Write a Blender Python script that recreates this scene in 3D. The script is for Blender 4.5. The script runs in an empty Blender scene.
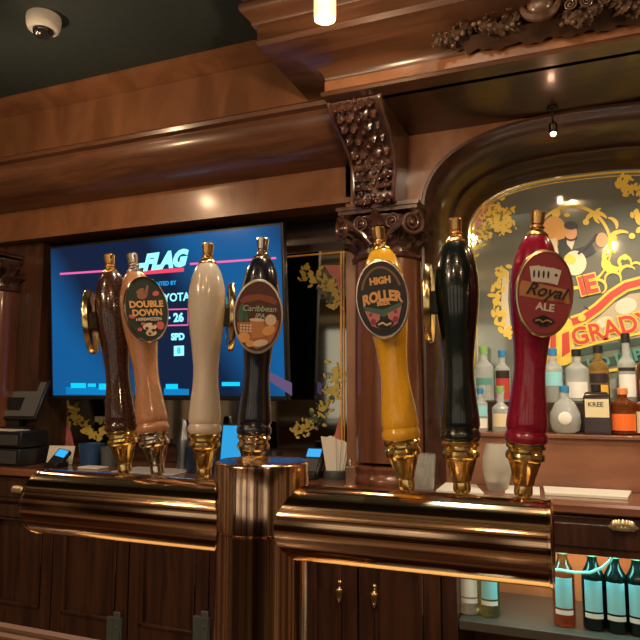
import bpy, bmesh, math, random
from mathutils import Vector, Matrix
random.seed(7)
PI = math.pi
S = bpy.context.scene
COL = S.collection
# ------------------------------------------------------------ camera
YAW = math.radians(22); PIT = math.atan(70/640); CZ = 1.5
cam = bpy.data.objects.new('camera', bpy.data.cameras.new('camera')); COL.objects.link(cam)
cam.data.sensor_width = 36; cam.data.lens = 36; cam.data.clip_start = .02
cam.location = (0, 0, CZ); cam.rotation_euler = (PI/2 + PIT, 0, YAW)
S.camera = cam
# ------------------------------------------------------------ world and room light
S.view_settings.view_transform = 'Standard'; S.view_settings.look = 'None'
S.view_settings.gamma = 1; S.view_settings.use_curve_mapping = False
S.view_settings.exposure = 0.62
w = bpy.data.worlds.new('world'); S.world = w; w.use_nodes = True
w.node_tree.nodes['Background'].inputs[0].default_value = (1, .88, .76, 1)
w.node_tree.nodes['Background'].inputs[1].default_value = .08
def lamp(name, kind, loc, energy, color, size=.05, rot=(0, 0, 0), sy=None, spot=None):
    d = bpy.data.lights.new(name, kind); d.energy = energy; d.color = color
    if kind == 'AREA':
        d.size = size
        if sy: d.shape = 'RECTANGLE'; d.size_y = sy
    else: d.shadow_soft_size = size
    if spot: d.spot_size = spot; d.spot_blend = .6
    o = bpy.data.objects.new(name, d); o.location = loc; o.rotation_euler = rot; COL.objects.link(o); return o
WARM = (1, .66, .38); WHITE = (1, .86, .7)
# ceiling downlights and pendants; the fittings themselves are built below
DOWN = [(-.002, .79), (-.349, .93), (-2.3, .95), (1.2, .9), (-1.3, -.6), (.3, -.9), (-2.6, -1.2), (1.6, -1.2)]
for i, (x, y) in enumerate(DOWN):
    lamp('downlight_lamp', 'SPOT', (x, y, 2.785), (26, 26, 30, 18, 26, 22, 24, 18)[i], WARM if i != 1 else (.92, 1, .86), .016, (math.radians(14), 0, 0), spot=2.5)
PEND = [(-.572, 1.45), (-1.85, 1.45), (.71, 1.45), (-1.6, -.9), (-.3, -1.1), (1.0, -.9)]
for x, y in PEND:
    lamp('pendant_lamp_light', 'POINT', (x, y, 2.40), 6, WARM, .03)
lamp('bay_led_light', 'AREA', (.25, 2.17, 1.005), 1.2, (.35, 1, .95), 1.1, (math.radians(-8), 0, 0), .03)
lamp('bay_lamp_light', 'AREA', (.2, 2.36, 1.0), 1.5, WARM, 1.0, (math.radians(20), 0, 0), .04)
lamp('alcove_fill', 'SPOT', (.22, 1.96, 2.45), 36, (1, .84, .64), .03, (math.radians(28), 0, 0), spot=1.5)  # added spot without a fitting, brightens the bottles
lamp('room_fill', 'POINT', (-1.6, -1.7, 2.6), 24, (1, .74, .5), .08)  # added fill without a fitting, behind the camera

# ------------------------------------------------------------ photo-to-plane measuring
_f = Vector((-math.sin(YAW)*math.cos(PIT), math.cos(YAW)*math.cos(PIT), math.sin(PIT)))
_r = Vector((math.cos(YAW), math.sin(YAW), 0)); _u = _r.cross(_f)
def PY(u, v, Y):
    d = _f + _r*((u-320)/640) - _u*((v-320)/640); return Vector((0, 0, CZ)) + d*(Y/d.y)
def PZ(u, v, z):
    d = _f + _r*((u-320)/640) - _u*((v-320)/640); return Vector((0, 0, CZ)) + d*((z-CZ)/d.z)

# ------------------------------------------------------------ materials
MATS = {}
def mat(name, col, rough=.5, metal=0, coat=0, spec=.5, trans=0, emit=None, es=1, ior=1.45, alpha=1, coat_r=.08):
    if name in MATS: return MATS[name]
    m = bpy.data.materials.new(name); m.use_nodes = True; b = m.node_tree.nodes['Principled BSDF']
    b.inputs['Base Color'].default_value = (*col, 1); b.inputs['Roughness'].default_value = rough
    b.inputs['Metallic'].default_value = metal; b.inputs['Coat Weight'].default_value = coat; b.inputs['Coat Roughness'].default_value = coat_r
    b.inputs['Specular IOR Level'].default_value = spec; b.inputs['Transmission Weight'].default_value = trans
    b.inputs['IOR'].default_value = ior; b.inputs['Alpha'].default_value = alpha
    if emit: b.inputs['Emission Color'].default_value = (*emit, 1); b.inputs['Emission Strength'].default_value = es
    MATS[name] = m; return m
def noisy(name, c1, c2, scale=(1, 1, 1), nscale=5, rough=.4, metal=0, coat=0, bump=0, detail=6, lo=.35, hi=.65, distort=0, coat_r=.1, rvar=0):
    m = mat(name, c1, rough, metal, coat, coat_r=coat_r); nt = m.node_tree; b = nt.nodes['Principled BSDF']
    tc = nt.nodes.new('ShaderNodeTexCoord'); mp = nt.nodes.new('ShaderNodeMapping'); mp.inputs['Scale'].default_value = scale
    n = nt.nodes.new('ShaderNodeTexNoise'); n.inputs['Scale'].default_value = nscale; n.inputs['Detail'].default_value = detail; n.inputs['Distortion'].default_value = distort
    r = nt.nodes.new('ShaderNodeValToRGB'); r.color_ramp.elements[0].position = lo; r.color_ramp.elements[1].position = hi
    r.color_ramp.elements[0].color = (*c1, 1); r.color_ramp.elements[1].color = (*c2, 1)
    L = nt.links.new
    L(tc.outputs['Object'], mp.inputs[0]); L(mp.outputs[0], n.inputs['Vector']); L(n.outputs['Fac'], r.inputs[0]); L(r.outputs[0], b.inputs['Base Color'])
    if bump:
        bp = nt.nodes.new('ShaderNodeBump'); bp.inputs['Strength'].default_value = bump; bp.inputs['Distance'].default_value = .002
        L(n.outputs['Fac'], bp.inputs['Height']); L(bp.outputs[0], b.inputs['Normal'])
    if rvar:
        mr = nt.nodes.new('ShaderNodeMapRange'); mr.inputs['To Min'].default_value = rough-rvar; mr.inputs['To Max'].default_value = rough+rvar
        L(n.outputs['Fac'], mr.inputs[0]); L(mr.outputs[0], b.inputs['Roughness'])
    return m
W_H = noisy('mahogany_horizontal', (.088, .036, .018), (.17, .072, .036), (1.5, 14, 14), 2.2, .34, coat=.55, distort=.6, coat_r=.16)
W_P = noisy('mahogany_panel', (.17, .072, .032), (.27, .118, .055), (2.2, 2.2, 1.0), 2.4, .3, coat=.6, distort=1.2, coat_r=.14)
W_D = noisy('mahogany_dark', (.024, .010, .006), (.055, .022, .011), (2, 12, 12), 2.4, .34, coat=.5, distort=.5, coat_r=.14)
W_V = noisy('mahogany_vertical', (.030, .012, .008), (.075, .029, .015), (12, 12, 1.2), 2.4, .36, coat=.4, distort=.6, coat_r=.15)
W_C = noisy('mahogany_column', (.10, .034, .018), (.18, .064, .032), (9, 9, .9), 2, .25, coat=.7, distort=.8, coat_r=.08)
W_R = noisy('mahogany_carved', (.035, .014, .010), (.10, .042, .028), (8, 8, 8), 3, .3, coat=.6, bump=.3, coat_r=.12)
W_T = noisy('mahogany_counter', (.14, .055, .03), (.24, .10, .055), (1.5, 12, 12), 2.4, .22, coat=.6, distort=.5, coat_r=.08)
W_B = noisy('riser_wood', (.19, .078, .042), (.27, .115, .062), (2, 6, 6), 2.4, .4, coat=.3)
W_M = noisy('mahogany_crown', (.055, .023, .012), (.11, .048, .024), (1.5, 12, 12), 2.2, .32, coat=.5, distort=.5, coat_r=.2)
CEIL = noisy('ceiling_paint', (.030, .046, .045), (.038, .054, .052), (1, 1, 1), 30, .8)
def brushed_reflections(name, c1, c2, scale, rough=.17, bump=.25):  # light and dark stripes in the brass colour imitate reflections; bump adds brushing
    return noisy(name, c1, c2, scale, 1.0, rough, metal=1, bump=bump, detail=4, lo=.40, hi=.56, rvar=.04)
BRASS_X = brushed_reflections('brass_reflections_arm', (.26, .15, .09), (.95, .66, .43), (.08, 190, 190), .10, .14)
BRASS_Z = brushed_reflections('brass_reflections_column', (.30, .18, .12), (.98, .70, .50), (210, 210, .1), .12, .2)
GOLD = mat('polished_gold', (1, .78, .34), .16, 1)
GOLD2 = mat('dull_gold', (.8, .5, .2), .25, 1)
SILV = mat('polished_silver', (.85, .8, .72), .12, 1)
STEEL = mat('steel', (.45, .46, .44), .35, 1)
BLACK = mat('black_plastic', (.012, .012, .013), .35)
DGREY = mat('dark_grey_plastic', (.05, .052, .055), .45)
WHITE_P = mat('white_plastic', (.75, .75, .7), .4)
PAPER = mat('paper', (.68, .64, .55), .8)

# ------------------------------------------------------------ mesh helpers
class MB:
    def __init__(s): s.bm = bmesh.new()
    def add(s, verts, faces):
        vs = [s.bm.verts.new(v) for v in verts]
        for f in faces:
            try: s.bm.faces.new([vs[i] for i in f])
            except ValueError: pass
        return s
    def box(s, x0, x1, y0, y1, z0, z1, M=None):
        v = [Vector(p) for p in ((x0,y0,z0),(x1,y0,z0),(x1,y1,z0),(x0,y1,z0),(x0,y0,z1),(x1,y0,z1),(x1,y1,z1),(x0,y1,z1))]
        if M: v = [M @ p for p in v]
        return s.add(v, [(3,2,1,0),(4,5,6,7),(0,1,5,4),(1,2,6,5),(2,3,7,6),(3,0,4,7)])
    def lathe(s, prof, n=32, M=None, cap=True):
        M = M or Matrix(); base = []; V = []; F = []
        for r, z in prof:
            for i in range(n):
                a = 2*PI*i/n; V.append(M @ Vector((r*math.cos(a), r*math.sin(a), z)))
        for k in range(len(prof)-1):
            for i in range(n):
                j = (i+1) % n; F.append((k*n+i, k*n+j, (k+1)*n+j, (k+1)*n+i))
        if cap:
            F.append(tuple(reversed(range(n)))); F.append(tuple(range((len(prof)-1)*n, len(prof)*n)))
        return s.add(V, F)
    def tube(s, pts, r, n=10, closed=False):
        pts = [Vector(p) for p in pts]; rr = r if isinstance(r, (list, tuple)) else [r]*len(pts); V = []; F = []; N = len(pts)
        t0 = (pts[1]-pts[0]).normalized(); nrm = t0.orthogonal().normalized()
        for k, p in enumerate(pts):
            if closed: t = (pts[(k+1) % N]-pts[k-1]).normalized()
            else: t = (pts[min(k+1, N-1)]-pts[max(k-1, 0)]).normalized()
            nrm = (nrm - t*nrm.dot(t)).normalized(); b = t.cross(nrm)
            for i in range(n):
                a = 2*PI*i/n; V.append(p + (nrm*math.cos(a)+b*math.sin(a))*rr[k])
        for k in range(N if closed else N-1):
            q = (k+1) % N
            for i in range(n):
                j = (i+1) % n; F.append((k*n+i, k*n+j, q*n+j, q*n+i))
        if not closed: F.append(tuple(reversed(range(n)))); F.append(tuple(range((N-1)*n, N*n)))
        return s.add(V, F)
    def prism(s, front, off):
        """front: list of 3D points; off: Vector thickness"""
        n = len(front); off = Vector(off); V = [Vector(p) for p in front] + [Vector(p)+off for p in front]
        F = [tuple(range(n)), tuple(reversed(range(n, 2*n)))] + [(i, n+i, n+(i+1) % n, (i+1) % n) for i in range(n)]
        return s.add(V, F)
    def extr_x(s, prof, x0, x1):
        return s.prism([(x0, y, z) for y, z in prof], (x1-x0, 0, 0))
    def ball(s, c, rx, ry, rz, M=None, n=10, m=7):
        M = M or Matrix(); c = Vector(c); V = []; F = []
        for k in range(m+1):
            p = PI*k/m
            for i in range(n):
                a = 2*PI*i/n; V.append(c + M @ Vector((rx*math.sin(p)*math.cos(a), ry*math.sin(p)*math.sin(a), rz*math.cos(p))))
        for k in range(m):
            for i in range(n):
                j = (i+1) % n; F.append((k*n+i, k*n+j, (k+1)*n+j, (k+1)*n+i))
        return s.add(V, F)
def rootmat(o):
    M = Matrix()
    while o:
        M = Matrix.LocRotScale(o.location, o.rotation_euler, o.scale) @ M; o = o.parent
    return M
def obj(name, mb, m, parent=None, smooth=True, origin=None, bevel=0, M=None, ang=40):
    bm = mb.bm
    bmesh.ops.remove_doubles(bm, verts=bm.verts, dist=1e-5)
    if M: bmesh.ops.transform(bm, matrix=M, verts=bm.verts)
    if parent: bmesh.ops.transform(bm, matrix=rootmat(parent).inverted(), verts=bm.verts)
    elif origin is None:
        xs = [v.co for v in bm.verts]; origin = Vector(((min(v.x for v in xs)+max(v.x for v in xs))/2, (min(v.y for v in xs)+max(v.y for v in xs))/2, min(v.z for v in xs)))
    bmesh.ops.recalc_face_normals(bm, faces=bm.faces)
    if origin is not None and not parent: bmesh.ops.translate(bm, vec=-Vector(origin), verts=bm.verts)
    if smooth:
        for f in bm.faces: f.smooth = True
        for e in bm.edges:
            if len(e.link_faces) == 2 and e.calc_face_angle(0) > math.radians(ang): e.smooth = False
    me = bpy.data.meshes.new(name); bm.to_mesh(me); bm.free(); me.materials.append(m)
    o = bpy.data.objects.new(name, me); COL.objects.link(o)
    if parent: o.parent = parent
    elif origin is not None: o.location = origin
    if bevel:
        md = o.modifiers.new('bevel', 'BEVEL'); md.width = bevel; md.segments = 2; md.limit_method = 'ANGLE'
    return o
def tag(o, label, cat, group=None, kind=None):
    o['label'] = label; o['category'] = cat
    if group: o['group'] = group
    if kind: o['kind'] = kind
    return o
def struct(name, mb, m, **k):
    o = obj(name, mb, m, **k); o['kind'] = 'structure'; return o
def empty(name, loc, label, cat, group=None, rot=(0, 0, 0)):
    o = bpy.data.objects.new(name, None); o.empty_display_size = .05; COL.objects.link(o); o.location = loc; o.rotation_euler = rot
    return tag(o, label, cat, group)
def copy_tree(o, parent=None, kids=None):
    c = o.copy(); COL.objects.link(c); c.parent = parent
    for ch in [x for x in ALLCH(o)]: copy_tree(ch, c)
    return c
def ALLCH(o): return [x for x in list(COL.objects) if x.parent == o]
_tcache = {}
def text_mesh(txt, size, shear=0, bold=0, depth=.0004, sx=1):
    key = (txt, size, shear, bold, depth, sx)
    cu = bpy.data.curves.new('t', 'FONT'); cu.body = txt; cu.size = size; cu.shear = shear; cu.offset = bold; cu.extrude = depth
    cu.align_x = 'CENTER'; cu.align_y = 'CENTER'; cu.resolution_u = 3
    o = bpy.data.objects.new('t', cu); COL.objects.link(o); bpy.context.view_layer.update()
    me = bpy.data.meshes.new_from_object(o.evaluated_get(bpy.context.evaluated_depsgraph_get()))
    bpy.data.objects.remove(o); mb = MB(); mb.bm.from_mesh(me); bpy.data.meshes.remove(me)
    bmesh.ops.scale(mb.bm, vec=(sx, 1, 1), verts=mb.bm.verts)
    return mb
def text(name, txt, m, parent, M, size, shear=0, bold=0, depth=.0004, sx=1, arch=0):
    mb = text_mesh(txt, size, shear, bold, depth, sx)
    if arch:
        for v in mb.bm.verts: v.co.y -= arch*v.co.x*v.co.x
    return obj(name, mb, m, parent, smooth=False, M=M)
# text plane facing -Y: local x->x, y->z, z->-y
FY = Matrix(((1, 0, 0, 0), (0, 0, -1, 0), (0, 1, 0, 0), (0, 0, 0, 1)))
def pframe(p00, p10, Yn=None):
    """matrix for lettering whose baseline runs from p00 toward p10 in a plane facing the room"""
    x = (p10-p00).normalized(); z = Vector((0, -1, 0)); y = z.cross(x)
    return Matrix.Translation((p00+p10)/2) @ Matrix((x, y, z)).transposed().to_4x4()

# ============================================================ SETTING
CZ_ = 2.82
struct('floor', MB().box(-4.2, 3.2, -3.6, 2.8, -.05, 0), noisy('floor_tile', (.16, .11, .08), (.24, .17, .12), nscale=3, rough=.4))
struct('ceiling', MB().box(-4.2, 3.2, -3.6, 2.8, CZ_, CZ_+.08), CEIL)
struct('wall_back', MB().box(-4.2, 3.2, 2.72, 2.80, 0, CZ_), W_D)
struct('wall_front', MB().box(-4.2, 3.2, -3.6, -3.5, 0, CZ_), noisy('plaster', (.09, .055, .035), (.13, .08, .05), nscale=3, rough=.7))
struct('wall_left', MB().box(-4.2, -4.1, -3.5, 2.72, 0, CZ_), W_V)
struct('wall_right', MB().box(3.1, 3.2, -3.5, 2.72, 0, CZ_), W_V)
for k in range(5):   # glowing windows added behind the camera for the brass to reflect
    x = -3.4 + k*1.45
    mb = MB(); 
    for a in (x, x+.55, x+1.1-.04): mb.box(a, a+.04, -3.5, -3.46, 1.0, 2.4)
    for z in (1.0, 1.7, 2.36): mb.box(x, x+1.1, -3.5, -3.465, z, z+.04)
    f = struct('added_window_%d' % (k+1), mb, W_D)
    obj('glow_pane', MB().box(x+.02, x+1.08, -3.498, -3.49, 1.02, 2.38), mat('added_window_glow', (.1, .12, .15), .1, emit=(.9, .75, .55), es=.5), f, smooth=False)

for k, y in enumerate((-.35, -1.15, -1.95, -2.75)):  # added cream beams, unseen, reflected as thin stripes in the brass arms
    struct('trim_%d' % (20+k), MB().box(-4.1, 3.1, y-.045, y+.045, CZ_-.10, CZ_), mat('cream_reflector', (.62, .5, .36), .6))
struct('trim_30', MB().box(-4.1, 3.1, -3.5, -3.47, .0, .95).box(-4.1, 3.1, -3.5, -3.44, .95, .99), W_V)
struct('trim_31', MB().box(-4.1, 3.1, -3.5, -3.44, 2.46, 2.56).box(-4.1, 3.1, -3.5, -3.46, 1.06, 1.10), mat('cream_reflector', (.62, .5, .36), .6))  # added pale rails, unseen, for more stripes in the arms
rp_ = random.Random(3); mb = MB(); x = -4.0  # added pale panels, unseen, reflected as upright stripes in the tower
while x < 3.0:
    w_ = rp_.uniform(.08, .42); mb.box(x, min(x+w_, 3.05), -3.5, -3.475, .06, .90); x += w_+rp_.uniform(.08, .4)
struct('trim_32', mb, mat('cream_reflector', (.62, .5, .36), .6))
for nm, xx, sg in (('trim_33', -4.1, 1), ('trim_34', 3.1, -1)):  # same added reflector panels on the side walls
    mb = MB(); y = -3.3
    while y < 1.8:
        w_ = rp_.uniform(.08, .4); mb.box(min(xx, xx+sg*.025), max(xx, xx+sg*.025), y, y+w_, .3, 2.3); y += w_+rp_.uniform(.15, .45)
    struct(nm, mb, mat('cream_reflector', (.62, .5, .36), .6))
# left cornice of the back bar
XL, XR = -3.6, 1.5
XC = -.655                                    # column axis
struct('trim_1', MB().extr_x([(2.30,2.225),(2.285,2.225),(2.285,2.245),(2.30,2.25),(2.30,2.375),(2.40,2.375),(2.40,2.225)], XL, -.80), W_P)
cv = [(2.085, 2.515)] + [(2.30-.215*math.cos(a), 2.375+.14*(1-math.sin(a))) for a in [PI/2*k/10 for k in range(1, 11)]]
# quarter-round belly under the ledge
belly = [(2.30-.21*math.sin(t), 2.375+.14*(1-math.cos(t))) for t in [PI/2*k/12 for k in range(13)]]
struct('trim_2', MB().extr_x([(2.42,2.375)] + belly + [(2.09,2.525),(2.065,2.53),(2.06,2.545),(2.075,2.558),(2.11,2.565),(2.42,2.565)], XL, -.62), W_H)
struct('trim_3', MB().extr_x([(2.42,2.565),(2.125,2.565),(2.115,2.765),(2.10,2.77),(2.09,2.782),(2.05,2.792),(2.035,2.805),(2.035,2.819),(2.42,2.819)], XL, -.60), W_P)
# recess behind the television
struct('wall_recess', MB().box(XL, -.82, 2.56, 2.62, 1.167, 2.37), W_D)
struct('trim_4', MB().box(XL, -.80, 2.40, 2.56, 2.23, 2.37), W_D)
# central crown, swept round the corner
def sweep(path, prof):
    mb = MB(); P = [Vector((*p, 0)) for p in path]; n = len(P); rings = []
    for k, p in enumerate(P):
        ds = []
        if k > 0: ds.append((P[k]-P[k-1]).normalized())
        if k < n-1: ds.append((P[k+1]-P[k]).normalized())
        ns = [Vector((d.y, -d.x, 0)) for d in ds]
        m = sum(ns, Vector())/len(ns); m = m/m.length_squared
        rings.append([p + m*o + Vector((0, 0, z)) for o, z in prof])
    L = len(prof); V = [v for r in rings for v in r]; F = []
    for k in range(n-1):
        for i in range(L):
            j = (i+1) % L; F.append((k*L+i, k*L+j, (k+1)*L+j, (k+1)*L+i))
    F.append(tuple(range(L))); F.append(tuple(reversed(range((n-1)*L, n*L))))
    return mb.add(V, F)
cav = [(.165-.165*math.cos(t), 2.515+.07*math.sin(t)) for t in [PI/2*k/10 for k in range(11)]]
struct('trim_5', sweep([(-.74, 2.5), (-.74, 1.88), (XR, 1.88)],
       [(-.08, 2.46), (.010, 2.46), (.014, 2.468), (.010, 2.476), (0, 2.48), (0, 2.512)] + cav +
       [(.172, 2.60), (.168, 2.61), (.168, 2.645), (.18, 2.65), (.185, 2.665), (.200, 2.68), (.212, 2.695), (.212, 2.712), (.20, 2.72), (.225, 2.76), (.235, 2.819), (-.08, 2.819)]), W_M)
struct('trim_8', sweep([(-.74, 2.29), (-.74, 1.88), (XR, 1.88)], [(0, 2.480), (.002, 2.480), (.002, 2.513), (0, 2.513)]), W_P)
struct('trim_6', MB().box(-.66, XR, 1.94, 2.70, 2.46, 2.52), W_D)
# spandrel wall with the arched opening
X0, AW, SP, AH = .05, .575, 2.13, .335
def arch_pt(t, inset=0, ins_z=None):
    """t 0..1 from left foot over the top to right foot"""
    a, h = AW-inset, AH-inset; E = 2.6
    if t < .25: return (X0-a, 1.165+(SP-1.165)*t/.25)
    if t > .75: return (X0+a, 1.165+(SP-1.165)*(1-t)/.25)
    q = PI*(1-(t-.25)/.5); c, s_ = math.cos(q), math.sin(q)
    return (X0+a*math.copysign(abs(c)**(2/E), c), SP+h*abs(s_)**(2/E))
NA = 96
mb = MB(); V = []; F = []
prof = [(0, 2.335), (0, 2.296), (.006, 2.283), (.016, 2.283), (.022, 2.292), (.030, 2.30), (.046, 2.325), (.060, 2.37), (.068, 2.42), (.074, 2.47), (.08, 2.49), (.088, 2.485), (.094, 2.50), (.098, 2.56), (.106, 2.60), (.115, 2.61), (.122, 2.625), (.122, 2.655), (0, 2.655)]
for k in range(NA+1):
    for ins, y in prof:
        x, z = arch_pt(k/NA, ins); V.append((x, y, z))
L = len(prof)
for k in range(NA):
    for i in range(L):
        j = (i+1) % L; F.append((k*L+i, k*L+j, (k+1)*L+j, (k+1)*L+i))
mb.add(V, F); struct('trim_7', mb, W_D)
mb = MB(); V = []; F = []
ks = [k for k in range(NA+1) if NA//4 <= k <= 3*NA//4]
for k in ks:
    x, z = arch_pt(k/NA, -.001)
    for y in (2.30, 2.36): V += [(x, y, min(z, 2.46)), (x, y, 2.462)]
for i in range(len(ks)-1):
    a, b = i*4, i*4+4; F += [(a, b, b+1, a+1), (a+2, a+3, b+3, b+2), (a, a+2, b+2, b)]
mb.add(V, F)
xa = X0-AW-.001
mb.box(-.82, xa, 2.30, 2.62, 1.167, 2.46); mb.box(X0+AW+.001, XR, 2.30, 2.62, 1.167, 2.46)
struct('wall_spandrel', mb, W_P, smooth=False)
struct('wall_pilaster', MB().box(-2.86, -2.40, 2.34, 2.56, 1.167, 2.225), W_V)

# ============================================================ BACK BAR CABINETS
CT = 1.165
tag(obj('back_bar_counter', MB().extr_x([(2.11,CT-.035),(2.10,CT-.028),(2.10,CT-.008),(2.107,CT),(2.70,CT),(2.70,CT-.035)], XL, XR), W_T),
    'long polished reddish wood worktop of the back bar behind the taps', 'counter')
def panel_door(parent, x0, x1, z0, z1, y, pull=None, label=None):
    mb = MB(); st = .055
    mb.box(x0, x0+st, y, y+.022, z0, z1); mb.box(x1-st, x1, y, y+.022, z0, z1)
    mb.box(x0+st, x1-st, y, y+.022, z0, z0+.10); mb.box(x0+st, x1-st, y, y+.022, z1-st, z1)
    # raised bead round a recessed field
    for a, b, c, d in ((x0+st, x1-st, z0+.10, z0+.112), (x0+st, x1-st, z1-st-.012, z1-st)): mb.box(a, b, y-.004, y+.012, c, d)
    for a, b in ((x0+st, x0+st+.012), (x1-st-.012, x1-st)): mb.box(a, b, y-.004, y+.012, z0+.10, z1-st)
    mb.box(x0+st, x1-st, y+.014, y+.022, z0+.10, z1-st)
    
    return obj('door', mb, W_V, parent, bevel=.002)
def shell_pull(parent, x, z, y):
    mb = MB()
    for k in range(9):
        a = PI*(k/8); mb.ball((x+.026*math.cos(a), y-.010, z+.004+.005*math.sin(a)), .0075, .009, .015)
    mb.ball((x, y-.006, z), .041, .012, .012); mb.box(x-.004, x+.004, y-.006, y+.003, z-.004, z+.006)
    return obj('handle', mb, mat('pale_brass_pull', (.75, .62, .38), .35, .8), parent)
def cabinet(x0, x1, doors, label, drawers=None, pulls=(), z0=.5):
    c = empty('back_bar_cabinet', ((x0+x1)/2, 2.40, .0), label, 'cabinet', 'wooden cabinets under the back bar counter')
    mb = MB(); mb.box(x0, x0+.018, 2.145, 2.68, 0, 1.128); mb.box(x1-.018, x1, 2.145, 2.68, 0, 1.128)
    mb.box(x0+.018, x1-.018, 2.66, 2.68, 0, 1.128); mb.box(x0+.018, x1-.018, 2.145, 2.66, 1.11, 1.128); mb.box(x0+.018, x1-.018, 2.16, 2.66, 0.05, .1)
    mb.box(x0, x1, 2.13, 2.16, .0, z0-.002); mb.box(x0+.018, x1-.018, 2.135, 2.16, 1.0, 1.02)
    obj('carcass', mb, W_V, c, bevel=.0015)
    nd = len(doors)-1
    for k in range(nd):
        d = panel_door(c, doors[k]+.003, doors[k+1]-.003, z0, 1.012, 2.122)
        for px, pz in pulls:
            if doors[k] < px < doors[k+1]:
                mb = MB(); mb.ball((px, 2.118, pz+.035), .009, .008, .009); mb.ball((px, 2.112, pz), .012, .012, .026); mb.ball((px, 2.11, pz+.012), .014, .01, .009); mb.ball((px, 2.11, pz-.02), .008, .009, .01)
                obj('handle', mb, mat('aged_brass', (.6, .42, .2), .3, 1), d)
    for k in range(nd):
        a, b = doors[k], doors[k+1]
        mb = MB().box(a+.004, b-.004, 2.120, 2.145, 1.022, 1.124); mb.box(a+.025, b-.025, 2.114, 2.12, 1.042, 1.106)
        dr = obj('drawer', mb, W_V, c, bevel=.004); shell_pull(dr, (a+b)/2, 1.073, 2.112)
    return c
c1 = cabinet(-3.10, -2.43, (-3.10, -2.765, -2.43), 'panelled wooden back bar cabinet at the far left edge below the cash drawer')
c2 = cabinet(-2.428, -1.665, (-2.428, -2.05, -1.665), 'panelled wooden cabinet with steel latch under left part of the counter')
c3 = cabinet(-1.663, -.94, (-1.663, -1.30, -.94), 'panelled wooden cabinet behind the left brass arm and tap column')
c4 = cabinet(-.938, -.44, (-.938, -.72, -.44), 'reddish wooden cabinet with a pair of small brass pulls, right of the tap column', pulls=((-.783, .815), (-.66, .815)))
for c, px in ((c2, 116), (c3, 203)):
    p = PY(px, 625, 2.118); mb = MB().box(p.x-.038, p.x+.03, 2.108, 2.121, .44, p.z+.03); mb.box(p.x-.0, p.x+.03, 2.10, 2.108, .44, p.z+.055)
    for q in (.0, .03): mb.lathe([(.005, 0), (.005, .003)], 10, Matrix.Translation((p.x+.015, 2.10, p.z+q)) @ Matrix.Rotation(PI/2, 4, 'X'))
    obj('latch', mb, mat('grey_steel', (.16, .19, .17), .5, .6), c, bevel=.002)['label'] = 'grey steel latch plate'
# open bay with the wine shelf
c5 = empty('open_wine_shelf_cabinet', (.53, 2.4, 0), 'open wooden cabinet bay holding wine bottles under the drawer at the right', 'cabinet', 'wooden cabinets under the back bar counter')
mb = MB().box(-.438, -.39, 2.13, 2.64, 0, 1.128); mb.box(1.45, 1.498, 2.13, 2.64, 0, 1.128); mb.box(-.39, 1.45, 2.145, 2.64, 1.01, 1.03); mb.box(-.39, 1.45, 2.14, 2.6, 0, .05)
obj('carcass', mb, W_V, c5, bevel=.002)
obj('back_panel', MB().box(-.438, 1.498, 2.48, 2.50, .05, 1.01), noisy('bay_back', (.30, .13, .055), (.42, .2, .09), (1, 1, 1), 9, .6), c5)
obj('shelf', MB().box(-.388, 1.448, 2.135, 2.478, .745, .775), mat('grey_shelf', (.07, .06, .05), .5), c5, bevel=.003)
for a, b in ((-.436, .20-.38+.02), (-.158, .42), (.424, 1.0), (1.004, 1.496)):
    mb = MB().box(a, b, 2.118, 2.145, 1.012, 1.124); mb.box(a+.03, b-.03, 2.112, 2.118, 1.036, 1.104)
    dr = obj('drawer', mb, W_V, c5, bevel=.005)
    if a == -.158:
        pp = PY(623, 527, 2.112); shell_pull(dr, pp.x, pp.z, 2.112)
# riser and liquor shelf
obj_r = tag(obj('liquor_shelf', MB().box(-.483, .58, 2.375, 2.626, CT, 1.335).box(-.49, .605, 2.366, 2.626, 1.335, 1.348), W_B, bevel=.002), 'reddish wooden riser shelf carrying the rows of liquor bottles', 'shelf')
STEP = 1.455
tag(obj('shelf_step', MB().box(-.44, .58, 2.53, 2.624, 1.348, STEP), W_D, bevel=.002), 'dark wooden upper step behind the front row of liquor bottles', 'shelf')

# ============================================================ COLUMNS, CAPITALS, CORBEL
def volute(mb, c, R, side, M=None, w=.018):
    M = M or Matrix(); pts = []; rr = []
    for k in range(44):
        a = k/43*2.3*2*PI; r = R*(1-.86*k/43); pts.append(M @ Vector((c[0]+side*r*math.sin(a), c[1], c[2]+r*math.cos(a)))); rr.append(R*.17*(1-.5*k/43))
    mb.tube(pts, rr, 8); mb.ball(M @ Vector(c), R*.24, R*.24, R*.24)
def leaf(mb, base, up, out, L, wd, curl=.5, n=7):
    """a curled carved acanthus leaf with a midrib and lobes"""
    up = Vector(up).normalized(); out = Vector(out).normalized(); sd = up.cross(out).normalized(); base = Vector(base); V = []; F = []
    for k in range(n+1):
        t = k/n; a = t*curl*PI; c = base + up*(L*math.sin(a)/max(curl*PI, .01) if curl > 0 else L*t) + out*(L*(1-math.cos(a))/max(curl*PI, .01))
        wdt = wd*(math.sin(PI*min(1, t*.85+.12))**.7)*(1+.22*math.cos(t*n*PI)); nn = (out*math.cos(a)-up*math.sin(a))
        for q in (-1, -.5, 0, .5, 1): V.append(c + sd*(q*wdt) + nn*(wd*.28*(1-abs(q)) + (.10*wd if q == 0 else 0)))
        for q in (1, -1): V.append(c + sd*(q*wdt*.8) - nn*(wd*.14))
    for k in range(n):
        for i in range(7):
            j = (i+1) % 7; F.append((k*7+i, k*7+j, k*7+7+j, k*7+7+i))
    F += [tuple(range(7)), tuple(reversed(range(n*7, n*7+7)))]
    mb.add(V, F)
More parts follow.
